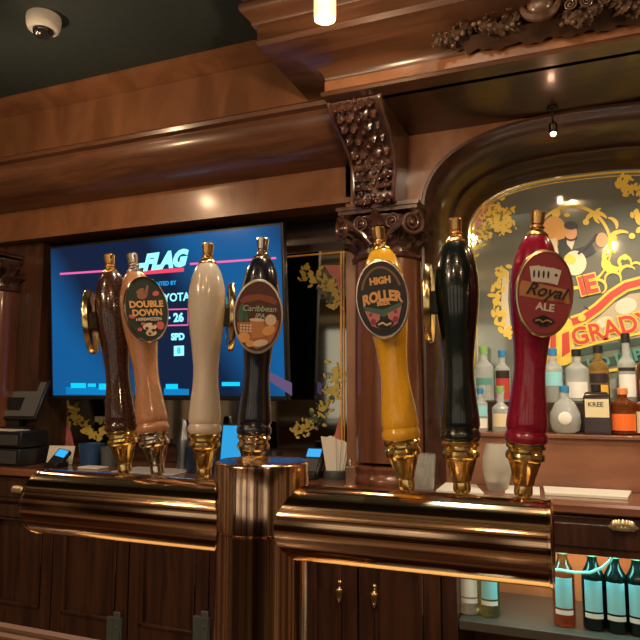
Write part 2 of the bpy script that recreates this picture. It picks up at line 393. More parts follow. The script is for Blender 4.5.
def column(X, label):
    Y = 2.315
    c = empty('column', (X, Y, CT), label, 'column', 'round wooden columns with carved capitals')
    T = Matrix.Translation((X, Y, 0))
    obj('column_base', MB().lathe([(.142, CT), (.146, CT+.008), (.146, CT+.022), (.139, CT+.032), (.136, CT+.036), (.136, CT+.046), (.141, CT+.054), (.140, CT+.062), (.131, CT+.068)], 48, T), W_C, c)
    obj('shaft', MB().lathe([(.130, CT+.08), (.1305, 1.5), (.128, 1.9), (.127, 1.985)], 48, T), W_C, c)
    mb = MB().lathe([(.128, 1.975), (.138, 1.98), (.140, 1.988), (.136, 1.996), (.125, 2.0), (.124, 2.06), (.135, 2.10), (.15, 2.125), (.15, 2.13)], 48, T)
    mb.box(X-.148, X+.148, Y-.150, Y+.03, 2.140, 2.154); mb.box(X-.155, X+.155, Y-.156, Y+.03, 2.154, 2.168)
    for k in range(14):
        a = 2*PI*k/14+.1; d = Vector((math.cos(a), math.sin(a), 0))
        if d.y < .45: leaf(mb, (X+.122*d.x, Y+.122*d.y, 2.0), (0, 0, 1), d, .075, .024, .55); 
    for k in range(14):
        a = 2*PI*(k+.5)/14+.1; d = Vector((math.cos(a), math.sin(a), 0))
        if d.y < .45: leaf(mb, (X+.124*d.x, Y+.124*d.y, 2.04), (0, 0, 1), d, .085, .02, .6)
    for sx in (-1, 1):   # corner volutes and the middle ones
        M = Matrix.Translation((X, Y, 0)) @ Matrix.Rotation(sx*PI/4*.9, 4, 'Z')
        volute(mb, (0, -.200, 2.088), .047, sx, M); volute(mb, (sx*.058, -.155, 2.098), .028, sx, Matrix.Translation((X, Y, 0)))
        mb.tube([(X+sx*.02, Y-.15, 2.02), (X+sx*.05, Y-.155, 2.06), (X+sx*.10, Y-.15, 2.10), (X+sx*.15, Y-.14, 2.13)], [.006, .01, .012, .01], 8)
    leaf(mb, (X, Y-.14, 2.07), (0, 0, 1), (0, -1, 0), .09, .022, .35)
    obj('capital', mb, W_R, c)
    return c
column(XC, 'round reddish wooden column with carved scroll capital behind the yellow tap handle')
column(-2.675, 'dark wooden column with scroll capital cut by the left edge of the picture')
# carved scroll bracket
cb = empty('corbel', (XC, 2.28, 2.17), 'carved acanthus scroll bracket above the column, carrying the cornice', 'bracket')
pf = [(2.30,2.168),(2.155,2.168),(2.14,2.18),(2.135,2.22),(2.14,2.26),(2.135,2.30),(2.11,2.34),(2.06,2.375),(2.00,2.40),(1.955,2.42),(1.93,2.44),(1.925,2.459),(2.30,2.459)]
mb = MB(); V = []; F = []
for sx in (-1, 1):
    for y, z in pf: wx = .070+.02*(z-2.168)/.29; V.append((XC+sx*wx, y, z))
n = len(pf); F = [tuple(range(n)), tuple(reversed(range(n, 2*n)))]+[(i, (i+1) % n, n+(i+1) % n, n+i) for i in range(n)]
mb.add(V, F)
for sx in (-1, 1): mb.tube([(XC+sx*(.07+.02*(z-2.168)/.29), y-.004, z) for y, z in pf[1:-1]], .008, 8)
obj('bracket_body', mb, W_R, cb)
mb = MB()
def onb(t):  # point along front profile
    q = t*(len(pf)-3); i = min(int(q), len(pf)-4); f = q-i; a, b = pf[1+i], pf[2+i]
    p = Vector((XC, a[0]*(1-f)+b[0]*f, a[1]*(1-f)+b[1]*f)); d = Vector((0, b[0]-a[0], b[1]-a[1])).normalized(); return p, d, Vector((0, -d.z, d.y))
for row in range(9):
    t = .97-row*.105; p, d, o = onb(max(t, .0))
    for q in (-1, -.45, .45, 1):
        leaf(mb, p+Vector((q*.045, 0, 0)), -d + Vector((q*.55, 0, 0)), o, .05, .014, .5)
    mb.ball(p + o*.006, .008, .008, .011)
for k in range(40):
    p, d, o = onb(random.random()*.45); q = random.uniform(-1, 1)
    mb.ball(p+Vector((q*.062, 0, 0))+o*.006, random.uniform(.005, .011), .007, random.uniform(.005, .01), Matrix.Rotation(random.random()*3, 3, 'Y').to_4x4())
obj('acanthus_carving', mb, W_R, cb)
# applied carving on the central crown
mb = MB()
def onc(u, v): return PY(u, v, 1.80)
for sgn, cu in ((-1, 0), (1, 0)):
    for k in range(15):
        f = k/14; u = 540 + sgn*(22+78*f); v = 14 - sgn*10*f*1.9 + 6*math.sin(f*9)
        p = onc(u, v); p.y += .045-.03*abs(math.sin(k*2.1)); a = random.uniform(-1.1, 1.1)
        leaf(mb, p, (sgn*math.cos(a), -.25, math.sin(a)), (0, -1, -.4), random.uniform(.035, .06), random.uniform(.012, .018), .5)
        leaf(mb, p, (sgn*math.cos(a+1.6), -.2, math.sin(a+1.6)), (0, -1, -.4), random.uniform(.03, .045), .012, .55)
        mb.ball(p+Vector((0, -.012, -.012)), .009, .008, .008)
    for k in range(5):
        p = onc(540+sgn*(30+k*17), 6-sgn*k*3); volute(mb, tuple(p+Vector((0, -.01, 0))), .018, sgn*(-1)**k)
c0 = onc(540, 5)
M = Matrix.Translation(c0) @ Matrix.Rotation(math.radians(70), 4, 'X')
mb.lathe([(.052, -.012), (.056, 0), (.050, .012), (.042, .010), (.038, .002)], 32, M)
mb.lathe([(.037, 0), (.034, .012), (.022, .022), (.008, .026), (.001, .0265)], 32, M)
# dark strip painting the shadow under the foliage, with a cut lower edge
pts = []
for k in range(41):
    u = 452+k*5.2; p = PY(u, 56-.172*(u-452)+2.0*math.sin(k*.9)+1.5*math.sin(k*2.3)-(6 if k < 3 else 0), 1.862); pts.append(p)
top = [Vector((p.x, 1.832, 2.545)) for p in reversed(pts)]
mbk = MB().prism(pts+top, (0, .012, .006))
_co = empty('carved_ornament', tuple(c0), 'dark carved foliage ornament with round medallion on the upper cornice at right', 'carving')
obj('foliage', mb, noisy('carved_pale', (.07, .038, .024), (.17, .10, .065), (8, 8, 8), 3, .35, coat=.4, bump=.2), _co); obj('shade_strip', mbk, W_D, _co)  # foliage in a paler, randomly mottled wood tone

# ============================================================ MIRRORS AND GILT ART
MIR = mat('mirror_glass', (.42, .45, .42), .05, 1); MIRH = mat('aged_mirror_glass', (.36, .39, .34), .06, .6, coat=.5)
YEL = mat('gilt_yellow', (.86, .62, .09), .55); YEL2 = mat('gilt_orange', (.75, .36, .05), .4)
PINK = mat('rose_paint', (.55, .17, .15), .4); RED = mat('banner_red', (.62, .07, .05), .4); CREAM = mat('cream_paint', (.75, .66, .45), .5)
TEAL = mat('teal_paint', (.12, .32, .27), .4); SKIN = mat('portrait_tan', (.72, .36, .16), .5); INK = mat('ink_dark', (.03, .028, .03), .5); GREY = mat('grey_paint', (.16, .15, .14), .5)
GREEN = mat('dark_green_paint', (.05, .09, .07), .4)
MY = 2.634
mr = empty('arched_mirror', (.05, MY, 1.40), 'large arched bar mirror with gilded lettering and a painted banjo player', 'mirror')
def superarch(inset, y):
    return [Vector((q[0], y, max(q[1], 1.36))) for q in (arch_pt(k/NA, inset) for k in range(NA+1))]
pts = superarch(.118, MY)
obj('glass', MB().prism(pts, (0, .015, 0)), MIRH, mr, smooth=False)
mb = MB()
for ins, y, r in ((.133, MY-.001, .0045), (.147, MY-.001, .002)):
    mb.tube([(p.x, y, p.z) for p in superarch(ins, 0)[6:-6]], r, 6)
obj('gilt_border', mb, YEL, mr)
def art(name, polys, m, parent, Y, layer, th=.0012):
    mb = MB()
    for i, pl in enumerate(polys):
        mb.prism([PY(u, v, Y-.0015*layer-.00002*i) for u, v in pl], (0, th, 0))
    return obj(name, mb, m, parent, smooth=False)
def ell(u, v, a, b, rot=0, n=20):
    return [(u+a*math.cos(t)*math.cos(rot)-b*math.sin(t)*math.sin(rot), v+a*math.cos(t)*math.sin(rot)+b*math.sin(t)*math.cos(rot)) for t in [2*PI*k/n for k in range(n)]]
def stroke(pts, wd):
    out1, out2 = [], []; N = len(pts)
    for k in range(N):
        a = Vector(pts[max(k-1, 0)]); b = Vector(pts[min(k+1, N-1)]); d = (b-a).normalized(); nn = Vector((-d.y, d.x)); w_ = wd[k] if isinstance(wd, list) else wd
        p = Vector(pts[k]); out1.append(tuple(p+nn*w_/2)); out2.append(tuple(p-nn*w_/2))
    return out1+out2[::-1]
def arcp(u, v, a, b, t0, t1, n=20): return [(u+a*math.cos(math.radians(t0+(t1-t0)*k/n)), v+b*math.sin(math.radians(t0+(t1-t0)*k/n))) for k in range(n+1)]
def cluster(path, spread, n, size, seed):
    rnd = random.Random(seed); out = []
    for k in range(n):
        f = rnd.random()*(len(path)-1); i = int(f); f -= i; a, b = path[i], path[i+1]
        u = a[0]*(1-f)+b[0]*f+rnd.gauss(0, spread); v = a[1]*(1-f)+b[1]*f+rnd.gauss(0, spread); s = size*rnd.uniform(.6, 1.3)
        out.append(ell(u, v, s, s*rnd.uniform(.35, .7), rnd.random()*3, 8))
    return out
art('rose_corner', [[(475, 236), (475, 214), (480, 206), (490, 200), (494, 207), (484, 215), (480, 236)]], PINK, mr, MY, 1)
art('yellow_flowers', cluster([(618, 182), (640, 190), (652, 200)], 3.5, 60, 3.6, 3) + cluster([(638, 215), (646, 225)], 4, 36, 3.8, 4), YEL, mr, MY, 2)
art('yellow_flowers', cluster([(480, 246), (484, 228), (492, 214), (505, 208)], 5.0, 130, 2.5, 1) + cluster([(500, 226), (505, 222)], 4.8, 70, 2.6, 2), YEL, mr, MY, 2)
art('shadow_leaves', cluster([(480, 242), (484, 226), (494, 214), (506, 212)], 4.6, 60, 1.3, 5), mat('leaf_olive', (.30, .24, .05), .5), mr, MY, 5)
# scroll wreath left of the red handle
art('left_wreath', cluster([(503, 268), (497, 290), (498, 315), (506, 338)], 3.0, 50, 3.8, 6), YEL, mr, MY, 1)
art('left_wreath_field', [[(504, 268), (509, 272), (508, 300), (511, 330), (509, 338), (504, 330), (501, 305), (502, 280)]], CREAM, mr, MY, 0.6)
# ring of the portrait
art('ring', [stroke(arcp(572, 247, 39, 41, -150, 150, 50), [1.6+1.8*abs(math.sin(k*.11)) for k in range(51)]), ell(556, 213, 4.5, 4.5), ell(567, 215, 3, 2)], YEL, mr, MY, 2)
sc = []
for (u, v, a, t0, t1, w_) in ((597, 223, 11, 180, 330, 5), (604, 216, 9, 120, 250, 4), (622, 243, 13, 120, 300, 5), (618, 256, 14, 60, 230, 5), (612, 263, 9, 0, 260, 4), (625, 262, 6, 90, 380, 3.5), (608, 226, 9, 270, 380, 4), (598, 287, 8, 180, 420, 3), (613, 279, 8, 160, 380, 3), (628, 273, 8, 150, 330, 3), (636, 268, 6, 180, 400, 2.5)):
    p = arcp(u, v, a, a*.9, t0, t1, 16); sc.append(stroke(p, [w_*(.35+.65*math.sin(PI*k/16)) for k in range(17)]))
sc += [ell(u, v, 3.2, 3) for u, v in ((608, 264), (625, 257), (614, 238), (586, 222), (632, 236))]
art('gilt_scrolls', sc, YEL, mr, MY, 3)
# seated banjo player
art('left_figure', [ell(554, 231, 12, 15), ell(548, 248, 8, 9)], YEL2, mr, MY, 3)
art('shirt', [[(546, 240), (556, 238), (560, 262), (546, 262)], [(566, 236), (575, 240), (572, 250), (567, 244)]], CREAM, mr, MY, 4)
art('jacket', [[(558, 240), (566, 238), (572, 250), (592, 244), (596, 252), (578, 262), (560, 264)]], INK, mr, MY, 3.5)
art('face', [ell(571, 233, 6, 8.5)], SKIN, mr, MY, 5); art('right_hand', [ell(602, 240, 6, 7.5)], SKIN, mr, MY, 5)
art('hair', [ell(571, 225.5, 7, 4), stroke(arcp(571, 236, 6, 4, 10, 170, 8), 1.6), stroke([(578, 254), (590, 243), (597, 234)], 2.5)], INK, mr, MY, 6)
art('banjo_drum', [ell(575, 263, 11.5, 12.5)], CREAM, mr, MY, 5)
art('banjo_hand', [ell(570, 259, 6, 4.5, .4)], YEL, mr, MY, 6)
# banner
bn = [(572, 322), (584, 318), (598, 308), (612, 295), (626, 286), (645, 281), (665, 280)]
art('banner_field', [[(568, 334), (584, 326), (600, 316), (614, 303), (630, 294), (660, 290), (665, 334), (620, 340), (580, 348), (560, 350)]], mat('banner_cream', (.50, .42, .28), .5), mr, MY, 1)
art('banner_glow', [ell(626, 306, 11, 8, -.3), ell(604, 322, 9, 5, -.4)], mat('banner_pale', (.70, .64, .50), .5), mr, MY, 1.5)
art('lower_field', [[(560, 352), (600, 345), (650, 336), (665, 336), (665, 372), (600, 380), (560, 384)]], mat('lower_grey_green', (.17, .19, .14), .5), mr, MY, 1)
art('banner_edge', [stroke(bn, 12)], YEL, mr, MY, 2)
art('banner', [stroke(bn, 7)], RED, mr, MY, 3)
art('banner_shade', [[(566, 352), (600, 345), (650, 336), (650, 344), (600, 352), (566, 360)], [(560, 366), (620, 355), (640, 352), (640, 362), (600, 368), (562, 376)], cluster([(584, 309), (590, 306)], 2, 1, 3, 8)[0]], GREEN, mr, MY, 2)
art('initial_field', [[(544, 322), (560, 312), (574, 322), (574, 362), (548, 372), (540, 352)]], YEL, mr, MY, 2)
art('initial', [[(551, 332), (556, 332), (556, 360), (549, 362)], [(562, 334), (569, 331), (570, 352), (562, 357)], [(548, 360), (556, 358), (556, 364), (548, 366)]], RED, mr, MY, 3)
art('gilt_flourish', [ell(582, 318, 4, 3.5), stroke([(574, 380), (600, 372), (640, 366)], 3), stroke([(572, 350), (600, 342), (645, 332)], 2.5)], YEL, mr, MY, 4)
def letter_on(txt, u0, v0, u1, v1, size, m, name, bold=.002, layer=5, sx=1, back=None):
    a, b = PY(u0, v0, MY-.0015*layer), PY(u1, v1, MY-.0015*layer); Mf = pframe(a, b)
    if back:
        text(name+'_outline', txt, back, mr, Matrix.Translation((0, .0016, 0)) @ Mf, size, bold=bold+.005, sx=sx, depth=.0008)
    text(name, txt, m, mr, Mf, size, bold=bold, sx=sx, depth=.0008)
letter_on('IE', 573, 289, 603, 282, .095, RED, 'lettering', .004, back=YEL, sx=.9)
letter_on('GRADY', 578, 337, 646, 321, .092, RED, 'lettering', .002, back=YEL, sx=.93)
letter_on('RD IMP', 578, 368, 652, 352, .058, TEAL, 'lettering', .002, sx=1.05)

# mirror behind the television
m2 = empty('gilt_bordered_mirror', (-1.68, 2.54, 1.25), 'dark mirror with gilded leaf corners beside and below the television', 'mirror')
a, b = PY(60, 262, 2.54), PY(346, 262, 2.54); bt_ = 1.25
obj('glass', MB().box(a.x-.05, b.x, 2.541, 2.556, bt_, 2.10), MIR, m2, smooth=False)
obj('gilt_border', MB().box(b.x-.026, b.x-.018, 2.536, 2.541, bt_, 2.085).box(b.x-.012, b.x-.008, 2.536, 2.541, bt_, 2.085).box(a.x, b.x, 2.536, 2.541, 2.085, 2.092).box(a.x-.02, a.x-.01, 2.536, 2.541, bt_, 2.09), YEL2, m2)
def on2(polys, m, name, layer=1): return art(name, polys, m, m2, 2.54, layer)
for pl in ([(324, 265), (341, 265), (341, 300), (336, 280), (330, 274)], [(340, 415), (340, 446), (325, 446), (335, 434)], [(62, 446), (62, 405), (68, 420), (74, 446)]): on2([pl], PINK, 'rose_corner')
for cl in (cluster([(300, 266), (318, 280), (333, 288), (334, 308)], 4.2, 110, 2.6, 11), cluster([(336, 365), (330, 400), (312, 425), (295, 432)], 3.8, 120, 2.6, 12), cluster([(66, 405), (76, 420), (92, 436), (104, 430)], 4, 80, 2.8, 13)): on2(cl, mat('gilt_leaf_dim', (.5, .38, .08), .4), 'gilt_leaves', 2)
on2(cluster([(318, 285), (334, 300)], 4, 16, 2.2, 14) + cluster([(330, 395), (312, 424)], 4, 18, 2.2, 15), GREEN, 'leaf_shadows', 5)

# ============================================================ TELEVISION
tl, tr, bl, br = PY(53, 249, 2.345), PY(286, 227, 2.345), PY(61, 397, 2.40), PY(291, 402, 2.40)
TH = .735; TWd = 1.24
tv = empty('television', (-1.728, 2.385, 1.455), 'large wall television showing a blue sports graphic behind the left taps', 'television')
tv.rotation_euler = (math.radians(4.6), 0, 0)
Mt = rootmat(tv)
TW2 = .612
obj('casing', MB().box(-TW2-.012, TW2+.012, 0, .035, 0, TH), BLACK, tv, M=Mt, bevel=.004)
obj('wall_mount', MB().box(-.2, .2, .035, .05, .2, .5).box(-.03, .03, .05, .115, .22, .40), BLACK, tv, M=Mt)
m = bpy.data.materials.new('screen_blue'); m.use_nodes = True; nt = m.node_tree; nb = nt.nodes['Principled BSDF']
nb.inputs['Base Color'].default_value = (.01, .01, .01, 1); nb.inputs['Roughness'].default_value = .2; nb.inputs['Specular IOR Level'].default_value = .25
tc = nt.nodes.new('ShaderNodeTexCoord'); wv = nt.nodes.new('ShaderNodeTexWave'); wv.inputs['Scale'].default_value = .35; wv.inputs['Distortion'].default_value = 3; wv.inputs['Detail'].default_value = 3; wv.wave_profile = 'SIN'
mpn = nt.nodes.new('ShaderNodeMapping'); mpn.inputs['Rotation'].default_value = (0, .6, .4); mpn.inputs['Location'].default_value = (.8, 0, .3)
rp = nt.nodes.new('ShaderNodeValToRGB'); rp.color_ramp.elements[0].color = (.0, .014, .055, 1); rp.color_ramp.elements[1].color = (.0, .12, .36, 1)
rp.color_ramp.elements[1].position = .85; rp.color_ramp.elements[0].position = .25
nt.links.new(tc.outputs['Object'], mpn.inputs[0]); nt.links.new(mpn.outputs[0], wv.inputs[0]); nt.links.new(wv.outputs['Fac'], rp.inputs[0]); nt.links.new(rp.outputs[0], nb.inputs['Emission Color']); nb.inputs['Emission Strength'].default_value = .55
scr = obj('screen', MB().box(-TW2, TW2, -.002, 0, .02, TH-.012), m, tv, M=Mt, smooth=False)
def em(name, c, s): return mat(name, (0, 0, 0), .5, emit=c, es=s)
ECY = em('glow_cyan', (.25, .85, 1), 1.0); EPK = em('glow_pink', (.85, .12, .38), .75); ERD = em('glow_red', (.9, .05, .12), .7); EDC = em('glow_blue', (0, .35, .8), .8)
# screen coordinates from the photograph: solve u,v -> s,t by bilinear fit on the tilted screen plane
def TVP(u, v):
    n = (Mt.to_3x3() @ Vector((0, -1, 0))); p0 = Mt @ Vector((0, -.002, 0)); d = _f + _r*((u-320)/640) - _u*((v-320)/640)
    o = Vector((0, 0, CZ)); k = (p0-o).dot(n)/d.dot(n); q = Mt.inverted() @ (o+d*k); return q
def tvart(name, polys, mm, layer=1):
    mb = MB()
    for pl in polys:
        mb.prism([Vector((TVP(u, v).x, -.002-.0008*layer, TVP(u, v).z)) for u, v in pl], (0, .0006, 0))
    obj(name, mb, mm, scr, smooth=False, M=Mt)
def tvtext(txt, u, v, size, mm, shear=0, bold=.0, sx=1, name='screen_lettering', rot=0):
    q = TVP(u, v); text(name, txt, mm, scr, Mt @ Matrix.Translation((q.x, -.0036, q.z)) @ FY @ Matrix.Rotation(rot, 4, 'Z'), size, shear, bold, sx=sx)
tvart('pink_line', [[(60, 273), (112, 269.5), (112, 271.5), (60, 275)]], EPK)
tvart('pink_line', [[(190, 263), (276, 257), (276, 259), (190, 265)]], EPK)
tvart('red_bar', [[(140, 271), (184, 267.5), (184, 271.5), (140, 275)]], ERD)
tvtext('-FLAG', 161, 261.5, .094, ECY, .35, .0065, 1.0, rot=.03)
tvtext('PRESENTED BY', 160, 284, .026, EDC, 0, .0005)
tvtext('TOYOTA', 170, 298, .050, ECY, 0, .001)
tvart('pink_frame', [stroke([(150, 310), (188, 309), (188, 325), (150, 326)], 1.4)], EPK)
tvtext('\u00b7 26', 176, 318, .052, ECY, 0, .002)
tvtext('SPD', 178, 337, .040, ECY, 0, .002)
tvart('score_box', [[(174, 346), (184, 345.5), (184, 355.5), (174, 356)]], ECY); tvtext('8', 179, 350.8, .038, EDC, 0, .001)
tvart('ticker_bar', [[(66, 387), (112, 388), (112, 395), (66, 394)]], em('ticker_dim', (0, .2, .5), .7))
tvart('ticker_bar', [[(164, 388), (189, 389), (189, 395), (164, 395)]], em('ticker_dim', (0, .2, .5), .7))
tvart('ticker_items', [[(71, 383), (86, 383), (86, 388), (71, 388)], [(88, 383.5), (96, 383.5), (96, 387), (88, 387)], [(99, 383.5), (120, 384), (120, 390), (99, 389.5)], [(166, 384), (178, 384), (178, 389), (166, 389)], [(222, 382), (240, 382), (240, 386), (222, 386)]], em('ticker_cyan', (0, .5, 1), .9), 2)
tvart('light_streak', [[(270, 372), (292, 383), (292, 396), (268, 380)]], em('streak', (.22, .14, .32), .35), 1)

# ============================================================ BAR ITEMS ON THE COUNTER
def at(x, y, z=CT): return Vector((x, y, z))
# cash drawer
cd = empty('cash_drawer', (-2.46, 2.27, CT), 'black two-tier cash drawer and receipt printer on the left end of the counter', 'cash drawer')
mb = MB().box(-2.70, -2.30, 2.16, 2.325, CT, CT+.075); obj('drawer_case', mb, BLACK, cd, bevel=.005)
obj('printer_case', MB().box(-2.69, -2.30, 2.165, 2.325, CT+.079, CT+.15), BLACK, cd, bevel=.006)
obj('drawer_front', MB().box(-2.685, -2.315, 2.154, 2.16, CT+.01, CT+.066), DGREY, cd, bevel=.002)
obj('printer_front', MB().box(-2.675, -2.315, 2.158, 2.165, CT+.09, CT+.135), DGREY, cd, bevel=.002)
tag(obj('paper_sheet', MB().box(-2.56, -2.36, 2.18, 2.27, CT+.151, CT+.154), PAPER), 'white paper sheet lying on the black cash drawer', 'paper')
# POS monitor leaning back on top
pm = empty('point_of_sale_terminal', (-2.50, 2.30, CT+.151), 'grey tilted cash register touch screen on top of the black cash drawer', 'monitor')
Mp = Matrix.Translation((-2.50, 2.285, CT+.20)) @ Matrix.Rotation(math.radians(-24), 4, 'X')
obj('display_frame', MB().box(-.15, .15, 0, .02, .0, .20), BLACK, pm, M=Mp, bevel=.005)
obj('display', MB().box(-.138, .138, -.002, 0, .014, .188), mat('dull_screen', (.10, .105, .105), .3), pm, M=Mp, smooth=False)
obj('stand', MB().box(-2.54, -2.46, 2.30, 2.33, CT+.151, CT+.30).box(-2.55, -2.39, 2.275, 2.325, CT+.151, CT+.163), BLACK, pm)
# phone, card, cup etc
def prop(name, mb, m, label, cat, group=None, **k): return tag(obj(name, mb, m, **k), label, cat, group)
p = PZ(56, 459, CT)
Mc = Matrix.Translation((-2.20, 2.29, CT)) @ Matrix.Rotation(math.radians(10), 4, 'Z')@ Matrix.Rotation(math.radians(-15), 4, 'X')
prop('menu_card', MB().box(-.065, .065, 0, .004, .002, .085, Mc), PAPER, 'pale cream card leaning upright beside the black cash drawer', 'card')
ph = empty('card_reader', (-2.13, 2.19, CT), 'black card reader with a blue lit screen beside the cash drawer', 'card reader')
Mr = Matrix.Translation((-2.14, 2.195, CT+.015)) @ Matrix.Rotation(math.radians(-50), 4, 'X') @ Matrix.Rotation(.3, 4, 'Z')
obj('reader_body', MB().box(-.03, .03, 0, .02, 0, .09, Mr).box(-2.175, -2.10, 2.175, 2.245, CT, CT+.022), BLACK, ph, bevel=.004)
obj('display', MB().box(-.022, .022, -.002, 0, .045, .083, Mr), em('reader_blue', (.02, .35, .95), .9), ph, smooth=False)
def tumbler(name, x, y, r0, r1, h, m, label, cat, wall=.003):
    T = Matrix.Translation((x, y, CT))
    return prop(name, MB().lathe([(r0, 0), (r1, h), (r1-wall, h), (r0-wall, .006), (.001, .006)], 28, T), m, label, cat)
tumbler('blue_tub', -2.06, 2.34, .046, .056, .095, mat('blue_plastic', (.02, .06, .16), .4), 'dark blue plastic tub on the counter under the television', 'tub')
tumbler('grey_cup', -1.945, 2.32, .03, .036, .085, mat('grey_plastic', (.08, .09, .085), .4), 'dark grey cup standing right of the blue tub', 'cup')
prop('folded_towel', MB().box(-2.01, -1.9, 2.2, 2.27, CT, CT+.008), PAPER, 'small white folded paper in front of the blue tub', 'paper', bevel=.003)
prop('bar_mat', MB().box(-1.80, -1.5, 2.16, 2.34, CT, CT+.004), mat('pale_sheet', (.45, .42, .4), .5), 'flat white sheet on counter behind the brown and tan handles', 'paper', bevel=.002)
prop('steel_shaker', MB().lathe([(.032, 0), (.036, .12), (.034, .13), (.022, .17), (.02, .2), (.014, .21)], 28, Matrix.Translation((-1.58, 2.36, CT))), mat('dark_steel', (.2, .22, .25), .3, 1), 'grey metal cocktail shaker between the tan and white handles', 'shaker')
prop('ice_bucket', MB().lathe([(.055, 0), (.062, .06), (.062, .10), (.058, .105), (.055, .10), (.05, .01)], 28, Matrix.Translation((-1.46, 2.30, CT))), mat('navy_tub', (.01, .02, .05), .3), 'low dark navy bowl behind the tan and white handles', 'bowl')
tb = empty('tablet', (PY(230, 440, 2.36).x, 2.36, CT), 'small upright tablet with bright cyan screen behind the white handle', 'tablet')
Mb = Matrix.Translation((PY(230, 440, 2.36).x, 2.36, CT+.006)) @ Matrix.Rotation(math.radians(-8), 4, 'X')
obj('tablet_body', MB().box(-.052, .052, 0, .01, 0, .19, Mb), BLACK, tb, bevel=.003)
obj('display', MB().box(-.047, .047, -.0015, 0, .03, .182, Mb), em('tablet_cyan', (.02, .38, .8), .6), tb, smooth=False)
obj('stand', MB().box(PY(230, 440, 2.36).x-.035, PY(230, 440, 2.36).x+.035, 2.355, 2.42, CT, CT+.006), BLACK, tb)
# dark clutter: bottle silhouettes behind the navy handle
prop('glass_washer', MB().lathe([(.06, 0), (.066, .02), (.05, .03), (.03, .06), (.028, .10)], 24, Matrix.Translation((-1.12, 2.30, CT))), BLACK, 'black pedestal caddy behind the navy tap handle', 'caddy')
# card terminal right of tower
ct = empty('payment_terminal', (-.985, 2.28, CT), 'black payment terminal with lit blue screen right of the tap column', 'payment terminal')
Mq = Matrix.Translation((-.965, 2.265, CT+.012)) @ Matrix.Rotation(math.radians(-38), 4, 'X')
obj('terminal_body', MB().box(-.038, .038, 0, .028, 0, .13, Mq).box(-1.02, -.93, 2.245, 2.36, CT, CT+.03), BLACK, ct, bevel=.006)
obj('display', MB().box(-.028, .028, -.002, 0, .085, .12, Mq), em('terminal_blue', (.04, .4, .9), .7), ct, smooth=False)
obj('keypad', MB().box(-.028, .028, -.003, 0, .02, .075, Mq), DGREY, ct)
# menu holder with white papers
mh = empty('napkin_holder', (-.885, 2.36, CT), 'white fanned paper napkins standing in a dark round holder', 'napkins')
obj('holder_cup', MB().lathe([(.045, 0), (.048, .012), (.044, .028), (.04, .03)], 28, Matrix.Translation((-.878, 2.33, CT))), DGREY, mh)
mb = MB()
for k, (dx, top_, tilt, hh) in enumerate(((-.012, .030, -.10, .135), (-.004, .034, -.03, .125), (.006, .036, .05, .12), (.012, .032, .10, .115))):
    Mn = Matrix.Translation((-.878+dx, 2.33+.008*k-.012, CT+.026)) @ Matrix.Rotation(tilt, 4, 'Y')
    mb.prism([Mn @ Vector(q) for q in ((-.020, 0, 0), (.020, 0, 0), (top_, 0, hh*.93), (.01, 0, hh), (-.005, 0, hh*.97), (-top_, 0, hh))], (0, .002, 0))
obj('napkins', mb, PAPER, mh, smooth=False)
bc = empty('brass_canister', (-.762, 2.215, CT), 'small brass canister with silver tip between the napkins and the column', 'canister')
T = Matrix.Translation((-.752, 2.185-.04+.0, CT)); bc.location = (-.752, 2.145, CT)
obj('canister_body', MB().lathe([(.022, 0), (.023, .004), (.017, .007), (.017, .065), (.019, .068), (.014, .07)], 28, T), mat('pinkish_brass', (.8, .52, .36), .3, .8), bc)
obj('tip', MB().lathe([(.007, .07), (.007, .093), (.004, .099), (.001, .10)], 16, T), SILV, bc)
FROST = mat('frosted_glass', (.85, .85, .78), .35, trans=.75, ior=1.3)
CLEAR = mat('clear_glass', (.9, .93, .9), .05, trans=.85, ior=1.35)
def gl(name, x, y, prof, m, label, cat): return prop(name, MB().lathe(prof, 28, Matrix.Translation((x, y, CT))), m, label, cat)
gl('glass_goblet', -.27, 2.26, [(.03, 0), (.032, .004), (.04, .03), (.048, .07), (.047, .11), (.038, .145), (.034, .155), (.031, .155), (.036, .14), (.044, .108), (.045, .07), (.036, .03), (.01, .012)], FROST, 'frosted rounded glass between the black and red handles', 'glass')
gl('water_glass', -.50, 2.17, [(.033, 0), (.042, .12), (.040, .12), (.031, .008), (.005, .008)], CLEAR, 'clear straight tumbler behind the base of yellow handle', 'glass')
gl('tray', -.61, 2.19+.0, [(.0, 0), (.0, 0)], CLEAR, 'x', 'x') if False else None
def quad_paper(name, us, z, th, label, cat):
    pts = [PZ(u, v, CT+.001) for u, v in us]; pts = [Vector((p.x, max(2.105, min(p.y, 2.36)), p.z)) for p in pts]
    return prop(name, MB().prism(pts, (0, 0, th)), PAPER, label, cat, smooth=False)
quad_paper('paper_stack', ((545, 495), (628, 500), (629, 487.5), (545, 483.5)), CT, .008, 'long white paper stack on the counter right of the red handle', 'paper')
quad_paper('bar_towel', ((436, 492), (484, 495), (476, 486), (446, 484)), CT, .006, 'white folded bar towel on the counter behind the black handle', 'towel')
quad_paper('coaster_sheet', ((505, 494), (540, 496), (540, 487), (508, 485)), CT, .004, 'small pale sheet on the counter behind the red handle', 'paper')

